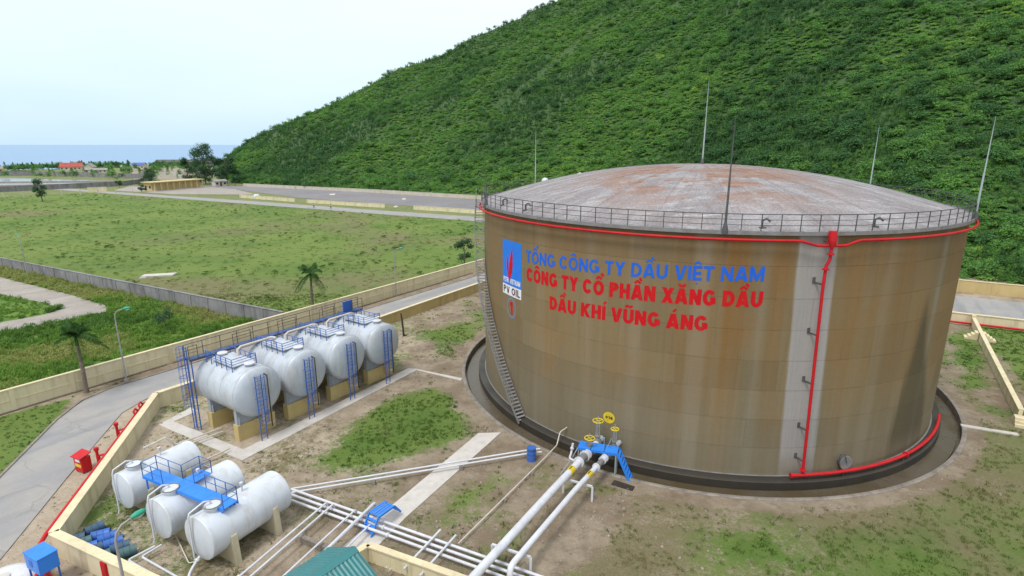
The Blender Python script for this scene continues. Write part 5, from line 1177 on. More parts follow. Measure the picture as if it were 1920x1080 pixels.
for s_ in (-1, 1): b = B(); b.bar((1.28, s_ * .40 - .06, 1.94), (2.25, s_ * .40 - .35, .05), .05, .17); b.build('stair_stringer', 'deck_blue', vp, True)
for i in range(7):
    f = (i + .6) / 7.3; b = B(); b.box((1.28 + .97 * f, -.06 - .29 * f, 1.94 - 1.89 * f + .03), (.13, .74, .035)); b.build('stair_tread', 'deck_blue', vp, True)
b = B(); b.tube([(-1.4, -.44, 1.95), (-1.75, -.75, 1.2), (-2.45, -1.35, .12)], .035, 6); b.build('brace', 'galvanised', vp, True)
for s_ in (0, 1): b = B(); b.tube([(.25 + s_ * .25, .2, 2.0), (.3 + s_ * .45, .1, 2.75)], .03, 6); b.build('lever', 'galvanised', vp, True)
b = B(); b.prism([(6.45, 32.2), (7.7, 31.5), (7.95, 31.95), (6.75, 32.7)], -.05, .045); struct(b.build('stair_shadow_patch', 'stained_concrete'))  # thin dark slab painting in the shadow below the stair, using ring wall concrete
# ------------------------------------------------------------------ fire-water things along the dyke
dv = Vector((DYKE[1][0] - DYKE[0][0], DYKE[1][1] - DYKE[0][1])).normalized(); no = Vector((-dv[1], dv[0]))
fp = lambda s, o, z: (DYKE[0][0] + dv[0] * s + no[0] * o, DYKE[0][1] + dv[1] * s + no[1] * o, z)
frp = thing('fire_pipe', 'red fire water pipe running along the outside of the cream dyke wall', 'pipe', fp(0, .55, 0))
b = B(); b.tube([fp(-1.4, .50, .55), fp(-.6, .46, 1.0), fp(.2, .42, 1.16), fp(16.6, .42, 1.16), fp(17.3, .5, .6), fp(17.5, .6, -.05)], .115, 10); b.build('pipe_body', 'signal_red', frp)
for s in (8.6, 12.2):
    b = B(); b.tube([fp(s, .42, 1.16), fp(s, .85, 1.1), fp(s, .95, .3), fp(s, .95, -.05)], .08, 8); b.tube([fp(s, .95, .3), fp(s, .95, 1.55)], .09, 10); b.cyl(fp(s, .95, 1.5), fp(s, .95, 1.72), .15, 10); b.build('hydrant', 'signal_red', frp)
for s in (14.4, 15.6): b = B(); b.tube([fp(s, .42, 1.16), fp(s, .5, 1.5), fp(s + .4, .5, 1.55), fp(s + .7, .42, 1.2)], .07, 8); b.build('bend', 'signal_red', frp)
for s in (1.5, 4.5, 7.5, 10.5, 13.5): b = B(); b.bar(fp(s, .1, 1.02), fp(s, .55, 1.02), .06); b.build('bracket', 'signal_red', frp)
hb = thing('hose_cabinet', 'red fire hose cabinet with sloping lid on the sandy road verge', 'cabinet', (-29.05, 33.85, 0), math.atan2(.93, .42) - math.pi / 2)
b = B(); b.box((0, 0, .60), (.85, .60, 1.0)); 
for xx in (-.36, .36):
    for yy in (-.24, .24): b.box((xx, yy, .05), (.07, .07, .12))
b.build('case', 'signal_red', hb, True)
b = B(); b.add([(-.52, -.42, 1.13), (.52, -.42, 1.13), (.52, .36, 1.33), (-.52, .36, 1.33), (-.52, -.42, 1.17), (.52, -.42, 1.17), (.52, .36, 1.37), (-.52, .36, 1.37)], [(3, 2, 1, 0), (4, 5, 6, 7), (0, 1, 5, 4), (1, 2, 6, 5), (2, 3, 7, 6), (3, 0, 4, 7)]); b.build('lid', 'signal_red', hb, True)
b = B(); b.box((0, -.306, .92), (.5, .012, .2)); b.build('notice', 'logo_white', hb, True)
b = B(); b.box((0, -.306, .55), (.66, .012, .22)); b.build('notice', 'valve_yellow', hb, True)
bb = thing('pump_box', 'bright blue box cover on legs over red pipes at the dyke corner', 'box', (-23.25, 23.55, 0), math.atan2(-.45, .9))
b = B(); b.box((0, 0, 1.62), (1.25, .85, .85)); b.build('cover', 'deck_blue', bb, True)
b = B(); b.box((0, 0, 2.06), (1.31, .91, .04)); b.build('lid', 'deck_blue', bb, True)
b = B(); b.box((-.1, -.43, 1.62), (.30, .012, .34)); b.build('hatch', 'ladder_blue', bb, True)
for xx in (-.56, .56):
    for yy in (-.36, .36): b = B(); b.bar((xx, yy, -.05), (xx, yy, 1.2), .07); b.build('leg', 'ladder_blue', bb, True)
pipe('fire_pipe', 'thick red pipe leaving the blue pump box along the dyke front', [(-25.25, 25.6, .45), (-24.2, 24.3, .6), (-23.2, 23.6, .62), (-21.9, 22.6, .5), (-19.5, 21.4, .45), (-17, 20.2, .45)], .15, 'signal_red', 12, group='thick red pipes by the pump box')
pipe('fire_pipe', 'thick red pipe lying lower beneath the blue pump box', [(-24.9, 24.7, .15), (-23.4, 23.2, .25), (-21.5, 22.0, .2), (-18.5, 20.4, .2)], .15, 'signal_red', 12, group='thick red pipes by the pump box')
cb = thing('wall_cabinet', 'narrow orange red cabinet fixed on the dyke wall front', 'cabinet', (-20.5, 23.85, 0), math.atan2(-3.15, 7.0))
b = B(); b.box((0, 0, .72), (.42, .16, .92)); b.build('case', 'signal_red', cb, True); b = B(); b.box((0, -.086, .72), (.36, .012, .84)); b.build('door', 'signal_red', cb, True)
wl = thing('concrete_cover', 'white rounded concrete cover slab beside the blue pump box', 'cover', (-25.4, 23.5, 0))
b = B(); b.lathe([(1.3, 0), (1.3, .32), (1.2, .42), (.9, .5), (.4, .54), (.001, .55)], 28); b.build('dome', 'white_paint', wl, True)
b = B(); b.lathe([(.3, .5), (.3, .62), (.001, .63)], 16); b.build('handle_plate', 'pale_concrete', wl, True)
pipe('fire_pipe', 'slim red fire pipe along the yard foot of the dyke behind the tank', [(8, 91.0, .3), (54.2, 66.0, .3), (100, 41.2, .3)], .13, 'signal_red', 8)
# ------------------------------------------------------------------ pump house and bund
mat('teal_sheet', (0.030, 0.190, 0.200), (0.040, 0.165, 0.175), 1.0, 0.42, dirt=(0.07, 0.15, 0.15), dirt_amt=0.35)
ph = thing('pump_house', 'pump house with ribbed teal sheet roof beside the cream bund wall', 'building', (-9.4, 18.1, 0), math.atan2(.794, .608))
Lr, hw, ze, zr = 8.0, 2.05, 3.15, 4.15
b = B(); b.box((0, 0, 1.5), (7.4, 3.4, 3.1)); b.add([(-3.7, -1.7, 3.05), (-3.7, 1.7, 3.05), (-3.7, 0, 3.95), (3.7, -1.7, 3.05), (3.7, 1.7, 3.05), (3.7, 0, 3.95)], [(0, 2, 1), (3, 4, 5), (0, 3, 5, 2), (1, 2, 5, 4)]); b.build('walls', 'cream_wall', ph, True)
sheet = None
for s_ in (-1, 1):
    for i in range(10):
        b = B(); x0 = -Lr / 2 + i * .8; n = 4; V = []
        for k in range(n * 4 + 1):
            x = x0 + .8 * k / (n * 4) - .0; zz = (.0, .035, .035, 0)[k % 4] if k < n * 4 else 0
            V += [(x, 0.02 * s_, zr + zz + .004 * (i % 2)), (x, s_ * hw, ze + zz + .004 * (i % 2))]
        b.add(V, [(2 * k, 2 * k + 2, 2 * k + 3, 2 * k + 1) if s_ < 0 else (2 * k, 2 * k + 1, 2 * k + 3, 2 * k + 2) for k in range(n * 4)]); b.build('roof_sheet', 'teal_sheet', ph, True)
b = B(); 
for s_ in (-1, 1): b.bar((-Lr / 2, s_ * .13, zr - .02), (Lr / 2, s_ * .13, zr - .02), .3, .03, up=(0, s_ * .44, .9))
b.build('ridge_cap', 'teal_sheet', ph, True)
wall('bund_wall', 'low cream bund wall behind the teal roofed pump house', [(-10.6, 22.0), (-7.62, 25.38), (-2.61, 23.11), (1.5, 21.25)], .92, .26, 'cream_wall', 'cream_cap', 60, 0, .09)
pipe('vent_pipe', 'cream hooped pipe inside the pump house bund', [(-6.6, 23.2, .2), (-6.6, 23.2, .75), (-5.9, 22.9, .75), (-5.2, 22.2, .5)], .05, 'pipe_cream')
pipe('vent_pipe', 'short cream hook pipe on the inner face of the bund wall', [(-6.2, 24.35, .35), (-6.35, 24.0, .4), (-6.35, 24.0, .75)], .05, 'pipe_cream')

# ------------------------------------------------------------------ lamps, palms, trees
mat('lamp_green', (0.02, 0.36, 0.22), (0.03, 0.30, 0.19), 3.0, 0.45)
mat('frosted_glass', (0.62, 0.66, 0.64), None, 3.0, 0.3)
mat('lamp_pole', (0.36, 0.35, 0.36), (0.28, 0.27, 0.27), 1.5, 0.5, dirt=(0.2, 0.15, 0.12), dirt_amt=0.4)
def lamp(label, x, y, h, a, green=True):
    t_ = thing('street_lamp', label, 'street lamp', (x, y, 0), a, 'lamp posts of the depot')
    b = B(); b.tube([(0, 0, -.1), (0, 0, h * .55), (0, 0, h - .75), (.08, 0, h - .35), (.32, 0, h - .10), (.75, 0, h)], [.085, .065, .05, .045, .042, .04], 10); b.box((0, 0, .12), (.3, .3, .3)); b.build('pole', 'lamp_pole', t_, True)
    b = B(); b.tube([(.70, 0, h), (.78, 0, h + .015), (.95, 0, h + .04), (1.16, 0, h + .05), (1.28, 0, h + .03), (1.33, 0, h)], [.05, .10, .14, .13, .09, .03], 12); hd = b.build('lamp_head', 'lamp_green', t_, True)
    b = B(); b.tube([(.85, 0, h - .06), (1.05, 0, h - .085), (1.22, 0, h - .06)], [.05, .10, .05], 10); b.build('lens', 'frosted_glass', hd, True)
lamp('curved lamp post with green head in front of the dyke, beside the drum pile', -17.0, 20.6, 5.7, math.atan2(1.6, 1.0))
lamp('lamp post with green head at the cream wall beside the palm', -36.0, 48.6, 7.0, .35)
lamp('lamp post at the cream wall beyond the four raised tanks', -16.9, 79.2, 7.0, .2)
lamp('thin lamp post standing by the grey block wall in wild grass', -79.5, 89.7, 7.2, 2.6)

def palm(label, x, y, h, seed, dead=False):
    r = np.random.default_rng(seed); t_ = thing('palm_tree', label, 'palm tree', (x, y, 0), r.uniform(0, 6))
    b = B(); pts = [(.10 * math.sin(i / 9 * 2.0), .05 * math.sin(i / 9 * 3), h * .72 * i / 9 - .05) for i in range(10)]; b.tube(pts, [.24, .20, .18, .17, .165, .16, .155, .145, .135, .12], 10)
    for i in range(14): q = i / 14; b.lathe([(.185 - .05 * q, q * h * .70 + .1), (.20 - .05 * q, q * h * .70 + .12), (.185 - .05 * q, q * h * .70 + .14)], 10, (.10 * math.sin(q * 2), .05 * math.sin(q * 3), 0))
    b.build('trunk', 'palm_bark', t_, True); tx, ty, tz = pts[-1]
    b = B(); b.tube([(tx, ty, tz - .1), (tx, ty, tz + h * .08), (tx, ty, tz + h * .15)], [.14, .12, .06], 10); b.build('crownshaft', 'palm_leaf', t_, True)
    n = 15
    for i in range(n):
        L = h * .40 * r.uniform(.8, 1.1); e = r.uniform(.35, 1.35) if i < n - 4 else r.uniform(-.6, .1); droop = r.uniform(.75, 1.35) if i < n - 4 else .6; b = B(); k = 16; pc = []
        for j in range(k + 1):
            s = j / k; pc.append((L * s * math.cos(e) * (1 - .12 * s), 0.0, L * (s * math.sin(e) - droop * .55 * s * s)))
        b.tube(pc, [.03 * (1 - .8 * j / k) for j in range(k + 1)], 4)
        for j in range(2, k + 1):
            p_ = Vector(pc[j]); ll = L * .30 * math.sin(math.pi * min(.12 + .80 * j / k, 1)) + .05
            for s_ in (-1, 1):
                for q in (0, .5):
                    p2 = p_ + (Vector(pc[j - 1]) - p_) * q; tip = p2 + Vector((ll * .45, s_ * ll * .75, -ll * r.uniform(.25, .6)))
                    w = Vector((.035, 0, .01)); mid = (p2 + tip) / 2 + Vector((0, 0, .04))
                    b.add([p2 - w, p2 + w, mid + w, tip, mid - w], [(0, 1, 2, 3, 4)])
        f = b.build('frond', 'palm_leaf', t_, True); f.location = (tx, ty, tz + h * .13); f.rotation_euler = (0, 0, i * 2.39996 + r.uniform(-.2, .2))
    return t_
palm('palm tree with a drooping frond on the bare verge beside the lawn', -38.0, 46.2, 6.4, 4)
palm('palm tree on the verge of cream wall behind the raised tanks', -25.4, 68.9, 6.8, 8)

def tree(name, label, x, y, h, w, seed, n=1800, leaf=.45, trunk=.22, lobes=12, bare=.25, m='tree_leaf', lean=0.0, group=None, flat=1.0, weep=0.0):
    r = np.random.default_rng(seed); t_ = thing(name, label, 'tree', (x, y, 0), 0, group); b = B()
    b.tube([(lean * s * h, .02 * math.sin(5 * s) * h, s * h * .86 - .1) for s in np.linspace(0, 1, 7)], [trunk * (1 - .85 * s) for s in np.linspace(0, 1, 7)], 8)
    C_ = []
    for i in range(lobes):
        f = r.uniform(bare, .95); a = i * 2.4 + r.uniform(-.5, .5); rad = w / 2 * r.uniform(.35, .85) * (1.0 - .55 * max(f - .5, 0) * 2 * .8)
        c = np.array([lean * f * h + rad * math.cos(a), rad * math.sin(a), f * h]); C_.append((c, w * r.uniform(.13, .24)))
        s0 = max(f - .18, bare * .6); b.tube([(lean * s0 * h, 0, s0 * h), ((lean * s0 * h + c[0]) / 2, c[1] / 2, (s0 * h + c[2]) / 2 + .04 * h), tuple(c)], [trunk * .4, trunk * .25, trunk * .08], 5)
    b.build('trunk', 'bark', t_, True)
    k = r.integers(0, lobes, n); d = r.normal(0, 1, (n, 3)); d /= np.linalg.norm(d, axis=1)[:, None]; rr = np.array([C_[i][1] for i in k]) * r.power(2.2, n) * 1.15
    P = np.array([C_[i][0] for i in k]) + d * rr[:, None] * np.array([1, 1, .8 * flat]); P[:, 2] -= weep * r.uniform(0, 1, n) * rr
    P = P[P[:, 2] > .3]; d = d[:len(P)]
    me = leaf_mesh('crown', P, d + np.array([0, 0, .5]), leaf, m, r, .5, .5); o = bpy.data.objects.new('crown', me); COL.objects.link(o); o.parent = t_; WM[o.name] = WM[t_.name]
    return t_
tree('casuarina_tree', 'tallest dark feathery tree at the hill foot behind the yellow building', -171, 318, 22, 15, 51, 5200, .75, .35, 26, .22, weep=.4)
tree('casuarina_tree', 'tall dark feathery tree crowding the tallest one on its hill side', -160, 320, 20, 13, 52, 4000, .75, .32, 20, .22, weep=.4)
tree('casuarina_tree', 'shorter dark feathery tree on the sea side of the tallest one', -183, 322, 14, 8, 53, 2200, .7, .25, 14, .2, weep=.4)
tree('hillfoot_tree', 'green rounded tree below the tall feathery trees', -168, 309, 10, 10, 54, 2600, .6, .25, 14, .15)
tree('hillfoot_tree', 'slender green tree between yellow building and hill slope', -155, 305, 12, 8, 55, 2200, .6, .22, 12, .3)
tree('hillfoot_tree', 'low dark tree beside the asphalt lot at hill foot', -146, 300, 6, 5, 56, 1200, .45, .18, 9, .15)
tree('roadside_tree', 'broad green tree on sandy ground beyond the yellow building', -205, 322, 8, 9, 57, 1800, .55, .22, 12, .3)
tree('roadside_tree', 'dense green shrub tree behind the yellow building roof', -190, 300, 6.5, 7, 58, 1700, .5, .2, 11, .1)
tree('roadside_tree', 'small green tree at the yellow building corner', -171, 262, 4.2, 4.2, 59, 1200, .35, .14, 9, .25)
tree('roadside_tree', 'small tree with dark crown beside the pond wall end', -199, 288, 5, 3.5, 63, 900, .4, .12, 8, .2)
tree('young_casuarina', 'lone dark leaning young tree at the far pasture edge', -180.7, 217.5, 8.2, 6.0, 60, 1500, .5, .2, 12, .25, lean=-.10)
tree('young_tree', 'small round silvery green tree in the wild grass by the wall', -41.3, 63.6, 2.9, 2.3, 61, 900, .18, .06, 9, .45)
tree('young_tree', 'dark green tree behind the cream wall beside the tank stair', -8.6, 99.5, 5.6, 3.6, 62, 1500, .3, .14, 10, .2)
# strip of trees along the shore, too far to count
def shore_trees():
    r = np.random.default_rng(71); n = 520; f = r.random(n); u = r.uniform(0, 1, n)
    x = -455 + 110 * f + 30 * r.normal(0, .4, n); y = 395 + 170 * f + 40 * u; k = (fbm(np.column_stack([x, y]), 40, 5) > .36); x, y = x[k], y[k]; n = len(x)
    x2 = r.uniform(-440, -345, 160); y2 = r.uniform(345, 440, 160); x = np.r_[x, x2 - 60]; y = np.r_[y, y2 + 10]; n = len(x)
    x3 = r.uniform(-330, -195, 120); y3 = r.uniform(345, 560, 120); x = np.r_[x, x3]; y = np.r_[y, y3]; n = len(x)
    scatter('shore_trees', np.column_stack([x, y, np.zeros(n)]), r.uniform(0, 6.28, n), r.uniform(1.1, 2.7, n), r.integers(0, 3, n), r.uniform(.05, .5, n), [shrub('shore_a', 81, 2.6, 2.2, 200, .38, 'scrub_leaf', 6), shrub('shore_b', 82, 2.2, 2.7, 200, .34, 'scrub_leaf', 6), spiky('shore_c', 83, 1.6, 2.6, 150, .4, 'scrub_leaf')], 'belt of green trees along the far shore')
shore_trees()
dp = thing('charred_post', 'dark charred leaning post by the dyke behind the raised tanks', 'post', (-12.5, 61.4, 0))
b = B(); b.tube([(0, 0, -.1), (-.05, .02, .9), (-.12, .02, 2.0), (-.20, 0, 2.75)], [.13, .11, .10, .07], 9); b.build('trunk_stub', 'rust_black', dp, True); b = B(); b.tube([(0, 0, 0), (.12, .1, .1), (.3, .2, .02)], [.12, .1, .03], 6); b.build('root', 'rust_black', dp, True)

# ------------------------------------------------------------------ far buildings, walls, shore
mat('roof_red', (0.42, 0.07, 0.05), (0.34, 0.06, 0.045), .3, .7); mat('roof_blue', (0.08, 0.13, 0.42), (0.07, 0.11, 0.34), .3, .6); mat('roof_grey', (0.30, 0.29, 0.29), (0.22, 0.21, 0.21), .3, .7)
mat('roof_dark', (0.07, 0.07, 0.085), (0.10, 0.10, 0.115), .2, .7); mat('plaster', (0.58, 0.53, 0.45), (0.50, 0.45, 0.38), .4, .8, dirt=(.3, .26, .2), dirt_amt=.4)
mat('plaster_yellow', (0.62, 0.50, 0.25), (0.55, 0.44, 0.22), .4, .8, dirt=(.32, .25, .13), dirt_amt=.4, streak=True); mat('window_dark', (0.03, 0.035, 0.04), None, 1, .15); mat('door_brown', (0.12, 0.07, 0.04), None, 1, .6)
def house(name, label, x, y, L, W, h, rise, rz, mw, mr, nwin=3, cat='house', group=None):
    t_ = thing(name, label, cat, (x, y, 0), rz, group)
    b = B(); b.box((0, 0, h / 2 - .2), (L, W, h + .4))
    b.add([(-L / 2, -W / 2, h), (-L / 2, W / 2, h), (-L / 2, 0, h + rise * .92), (L / 2, -W / 2, h), (L / 2, W / 2, h), (L / 2, 0, h + rise * .92)], [(0, 2, 1), (3, 4, 5)]); b.build('wall', mw, t_, True)
    o = .5; b = B()
    for s_ in (-1, 1):
        zl = h - rise * o / (W / 2); V = [(-L / 2 - o, 0, h + rise), (L / 2 + o, 0, h + rise), (L / 2 + o, s_ * (W / 2 + o), zl), (-L / 2 - o, s_ * (W / 2 + o), zl)]; V += [(q[0], q[1], q[2] + .15) for q in V]
        b.add(V, [(0, 1, 2, 3), (7, 6, 5, 4), (0, 4, 5, 1), (1, 5, 6, 2), (2, 6, 7, 3), (3, 7, 4, 0)])
    b.build('roof', mr, t_, True)
    for s_ in (-1, 1):
        for i in range(nwin):
            xx = -L / 2 + L * (i + .5) / nwin; b = B()
            if i == nwin // 2: b.box((xx, s_ * (W / 2 + .02), 1.05), (1.0, .08, 2.1)); b.build('door', 'door_brown', t_, True)
            else: b.box((xx, s_ * (W / 2 + .02), h * .55), (1.3, .08, 1.2)); w_ = b.build('window', 'plaster', t_, True); b = B(); b.box((xx, s_ * (W / 2 + .05), h * .55), (1.1, .06, 1.0)); b.build('pane', 'window_dark', w_, True)
    return t_
house('house', 'far house with a red tiled roof among the shore trees', -368, 480, 15, 8, 3.4, 2.8, .35, 'plaster', 'roof_red', 5)
house('house', 'small far house with a pale gable next to the red roof', -352, 478, 7, 7, 3.2, 2.6, 1.8, 'plaster', 'roof_grey', 3)
house('house', 'far house with a blue roof near the dark sheds', -318, 490, 9, 7, 4.5, 1.5, .2, 'plaster', 'roof_blue', 3)
house('house', 'low far house with a grey roof under the shore trees', -318, 440, 16, 6, 2.4, 1.0, .1, 'plaster', 'roof_grey', 5)
house('house', 'far cream house with small roof beside the shore palms', -395, 440, 7, 6, 3.2, 1.8, .4, 'plaster_yellow', 'roof_grey', 3)
for i, (x, y, L, rz, lab) in enumerate(((-345, 600, 48, .1, 'long dark low shed on the shore next to the blue roof'), (-300, 600, 40, -.05, 'long dark low shed on the shore in line behind the yellow building'), (-262, 580, 44, .05, 'long dark low shed on the shore close to the tall trees'))):
    house('shore_shed', lab, x, y, L, 12, 3.2, 2.4, rz, 'roof_dark', 'roof_dark', 7, 'shed', 'dark sheds on the shore')
b = B(); b.sheet([(-318, 470), (-270, 405), (-228, 345), (-200, 360), (-222, 470), (-250, 540), (-310, 545)], .06); struct(b.build('sand_yard', 'sandy_ground'))
# long yellow building with a porch of columns
yb = thing('porch_building', 'long pale yellow building with flat roof and columned porch by the road', 'building', (-165.5, 279.0, 0), math.atan2(24, 6.5) - math.pi)
L, W, h = 29.0, 7.0, 3.9
yb.rotation_euler = (0, 0, math.atan2(25.5, 9.0)); WM[yb.name] = Matrix.Translation(yb.location) @ Matrix.Rotation(yb.rotation_euler[2], 4, 'Z')
b = B(); b.box((0, .8, h / 2 - .2), (L - 2, W - 2.2, h + .4 - .02)); b.build('wall', 'plaster_yellow', yb, True)
b = B(); b.box((0, 0, h + .18), (L, W + .8, .36)); b.build('roof', 'plaster_yellow', yb, True)
b = B(); b.box((0, -W / 2 + .6, .1), (L - 1, 2.2, .3)); b.build('porch_floor', 'pale_concrete', yb, True)
for i in range(9): b = B(); b.box((-L / 2 + 1.2 + i * (L - 2.4) / 8, -W / 2 + .2, h / 2), (.42, .42, h - .02)); b.build('column', 'plaster_yellow', yb, True)
for i in range(8):
    xx = -L / 2 + 2.8 + i * 3.35; b = B()
    if i in (1, 4, 6): b.box((xx, -1.52 + .18, 1.25), (1.1, .1, 2.3)); b.build('door', 'door_brown', yb, True)
    else: b.box((xx, -1.52 + .18, 1.9), (1.5, .1, 1.4)); w_ = b.build('window', 'plaster', yb, True); b = B(); b.box((xx, -1.58 + .18, 1.9), (1.25, .1, 1.15)); b.build('pane', 'window_dark', w_, True)
for yy in (-.6, 2.0): b = B(); b.box((-L / 2 + .96, yy, 1.9), (.1, 1.3, 1.3)); w_ = b.build('window', 'plaster', yb, True); b = B(); b.box((-L / 2 + .92, yy, 1.9), (.08, 1.1, 1.1)); b.build('pane', 'window_dark', w_, True)
house('guard_hut', 'pale grey green hut at the far end of the yellow building', -154.5, 300.5, 6, 4, 2.6, .7, .9, 'plaster', 'roof_grey', 3, 'hut')
wall('gate_wall', 'short yellow wall piece at the far pasture edge', [(-193.2, 258.5), (-187.2, 262.4)], 2.3, .3, 'cream_wall', 'cream_cap', 8, 0, .08)
for i, (p0, p1, lab) in enumerate((((-112, 233.5), (-83, 216), 'weedy cream low wall section nearest the yellow building'), ((-77, 212.6), (-44, 195.5), 'weedy cream low wall section between the two gaps'), ((-33, 190.3), (18, 163.5), 'weedy cream low wall section that runs behind the big tank'))):
    wall('lot_wall', lab, [p0, p1], 1.25, .25, 'cream_wall', 'cream_cap', 4.5, .12, .06)
wall('retaining_wall', 'long pale retaining wall at the hill foot behind the asphalt lot', [(-140, 297), (-62.7, 257.5), (-11.6, 225.5), (24, 198), (50, 158)], 1.5, .4, 'plaster', 'plaster', 7, .05, .05)
wall('pond_wall', 'grey block wall along the near side of the pond', [(-262, 243), (-236, 262), (-206, 300), (-209, 322)], 2.4, .3, 'grey_block_wall', 'grey_block_wall', 5, .06, .05)
wall('pond_wall', 'grey block wall along the far side of the pond', [(-420, 372), (-335, 402), (-228, 362), (-209, 322)], 3.0, .4, 'grey_block_wall', 'grey_block_wall', 6, .06, .05)
m, t = newmat('pond_water'); p = t.pos(); t.out((0.20, 0.22, 0.24), .18, 0, t.noise(p, .5, 4), .02, .5)
b = B(); b.sheet([(-300, 262), (-240, 272), (-225, 310), (-235, 340), (-330, 372), (-420, 350), (-420, 262)], .07); struct(b.build('pond', 'pond_water'))
for i, (p0, p1) in enumerate((((-330, 318), (-232, 333)), ((-300, 285), (-232, 309)))):
    b = B(); b.bar((*p0, .3), (*p1, .3), 2.2, 1.0); struct(b.build('pond_bank', 'track_surface'))
r_ = np.random.default_rng(12)
for i in range(9):
    x, y = -214 + i * 5.2, 229 + i * 3.6; o = thing('fence_post', 'thin pale fence post along the far pasture edge', 'post', (x, y, 0), 0, 'far fence posts'); b = B(); b.box((0, 0, 1.0), (.25, .25, 2.2)); b.build('shaft', 'plaster', o, True); b = B(); b.box((0, 0, 2.13), (.3, .3, .08)); b.build('cap', 'plaster', o, True)
cs = thing('concrete_slab', 'flat weathered concrete slab lying in the pasture', 'slab', (-59.4, 91.8, 0), .3)
b = B(); b.add([(-2.4, -.9, -.1), (2.3, -.7, -.1), (2.6, 1.0, -.1), (-2.2, .8, -.1), (-2.4, -.9, .28), (2.3, -.7, .22), (2.6, 1.0, .24), (-2.2, .8, .30)], [(3, 2, 1, 0), (4, 5, 6, 7), (0, 1, 5, 4), (1, 2, 6, 5), (2, 3, 7, 6), (3, 0, 4, 7)]); b.build('slab_body', 'pale_concrete', cs, True); b = B(); b.box((-2.0, -1.2, .05), (.9, .4, .2), .4); b.build('broken_edge', 'pale_concrete', cs, True)
for i, (x, y, s, lab) in enumerate(((-103.5, 229.5, 1.3, 'pale dome shaped water tank at the end of the low wall'),)):
    o = thing('water_tank', lab, 'water tank', (x, y, 0)); b = B(); b.lathe([(s, 0), (s * 1.05, s * .5), (s * .95, s * 1.0), (s * .6, s * 1.35), (.2, s * 1.5), (.001, s * 1.52)], 20); b.build('vessel', 'white_paint', o, True); b = B(); b.lathe([(.3, s * 1.48), (.3, s * 1.6), (.001, s * 1.62)], 12); b.build('lid', 'grey_steel', o, True)
labs = ['pale rubble sheet lying in the lot by the retaining wall', 'white rubble sheet lying on the lot near a wall gap', 'white board leaning low at the gap of the low walls', 'white scrap sheet at the pasture edge of service road']
for i, (x, y, l, w) in enumerate(((-78, 246, 2.4, .9), (-43, 225, 1.6, .8), (-40.5, 196.5, 3.0, .8), (-15.5, 163.2, 1.4, .7))):
    o = thing('scrap_sheet', labs[i], 'scrap', (x, y, .06), i * .7); b = B(); b.add([(-l / 2, -w / 2, 0), (l / 2, -w / 2, 0), (l / 2, w / 2, .5), (-l / 2, w / 2, .35), (-l / 2, -w / 2, .06), (l / 2, -w / 2, .07), (l / 2, w / 2, .57), (-l / 2, w / 2, .42)], [(3, 2, 1, 0), (4, 5, 6, 7), (0, 1, 5, 4), (1, 2, 6, 5), (2, 3, 7, 6), (3, 0, 4, 7)]); b.build('sheet', 'pale_concrete', o, True); b = B(); b.bar((-l / 2, w * .4, .15), (l / 2, w * .4, .28), .1); b.build('batten', 'plaster', o, True)

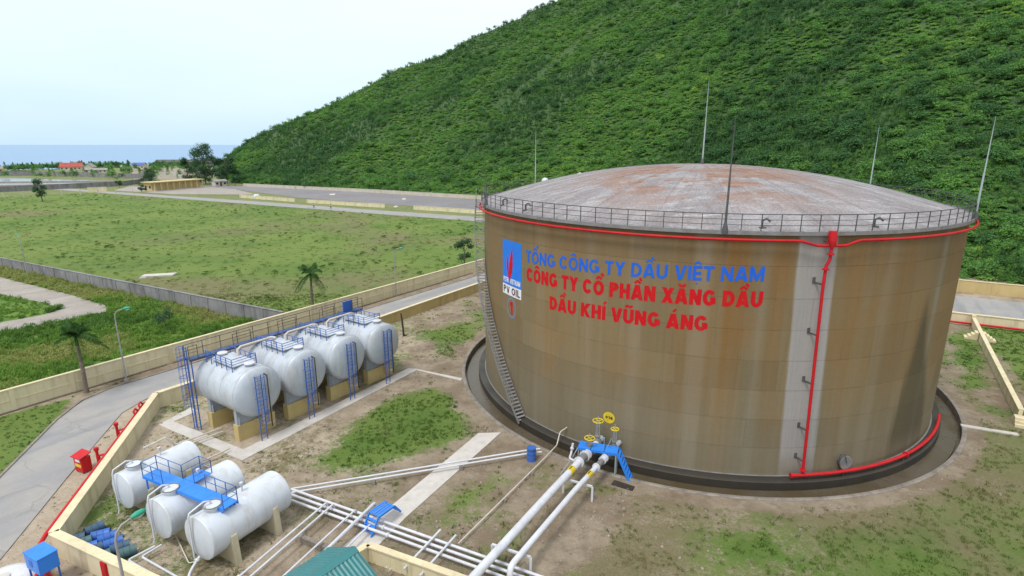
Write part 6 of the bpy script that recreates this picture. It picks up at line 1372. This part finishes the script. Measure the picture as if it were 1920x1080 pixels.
# ------------------------------------------------------------------ two people on the far service road
mat('skin', (0.36, 0.20, 0.13), None, 3, .6); mat('shirt_white', (0.70, 0.70, 0.72), None, 3, .8); mat('trousers_dark', (0.03, 0.035, 0.05), None, 3, .8); mat('hair_black', (0.012, 0.011, 0.012), None, 5, .6)
def skin_mesh(name, V, E, R_, m, parent, root=0):
    me = bpy.data.meshes.new(name); me.from_pydata(V, E, []); o = bpy.data.objects.new(name, me); COL.objects.link(o); o.parent = parent; WM[o.name] = WM[parent.name]
    me.materials.append(MATS[m]); o.modifiers.new('skin', 'SKIN'); sk = me.skin_vertices[0].data
    for i, r in enumerate(R_): sk[i].radius = (r, r * .85)
    sk[root].use_root = True; s = o.modifiers.new('subd', 'SUBSURF'); s.levels = 1; s.render_levels = 1
    return o
def person(label, x, y, rz, stride):
    t_ = thing('person', label, 'person', (x, y, .05), rz, 'people on the far road'); s = stride
    V = [(0, 0, .95), (0, 0, 1.15), (0, 0, 1.38), (0, 0, 1.50), (.02, 0, 1.62), (.0, 0, 1.72), (0, .18, 1.40), (.04, .24, 1.14), (.12, .25, .90), (.15, .25, .82), (0, -.18, 1.40), (-.06, -.24, 1.14), (-.08, -.25, .90), (-.08, -.25, .82), (0, .10, .90), (s * .6, .11, .50), (s * .5, .11, .09), (s * .5 + .16, .12, .04), (0, -.10, .90), (-s * .3, -.11, .50), (-s, -.11, .10), (-s + .15, -.12, .04)]
    E = [(0, 1), (1, 2), (2, 3), (3, 4), (4, 5), (2, 6), (6, 7), (7, 8), (8, 9), (2, 10), (10, 11), (11, 12), (12, 13), (0, 14), (14, 15), (15, 16), (16, 17), (0, 18), (18, 19), (19, 20), (20, 21)]
    R_ = [.14, .14, .15, .055, .095, .08, .065, .045, .035, .04, .065, .045, .035, .04, .095, .06, .04, .035, .095, .06, .04, .035]
    skin_mesh('body', V, E, R_, 'skin', t_)
    skin_mesh('shirt', [(0, 0, .96), (0, 0, 1.15), (0, 0, 1.39), (0, .19, 1.39), (.03, .235, 1.19), (0, -.19, 1.39), (-.04, -.235, 1.19)], [(0, 1), (1, 2), (2, 3), (3, 4), (2, 5), (5, 6)], [.165, .16, .165, .08, .065, .08, .065], 'shirt_white', t_)
    skin_mesh('trousers', [(0, 0, .98), (0, .10, .88), (s * .6, .11, .50), (s * .5, .11, .13), (0, -.10, .88), (-s * .3, -.11, .50), (-s, -.11, .14)], [(0, 1), (1, 2), (2, 3), (0, 4), (4, 5), (5, 6)], [.155, .115, .08, .06, .115, .08, .06], 'trousers_dark', t_)
    b = B(); b.tube([(-.02, 0, 1.60), (-.015, 0, 1.68), (0, 0, 1.76), (0, 0, 1.80)], [.10, .115, .09, .02], 12); b.build('hair', 'hair_black', t_, True)
person('person in a white shirt walking on the service road towards the sea', -68.3, 194.2, 2.6, .22)
person('person in white shirt walking near the low wall gap end', -61.4, 190.8, -.5, .28)
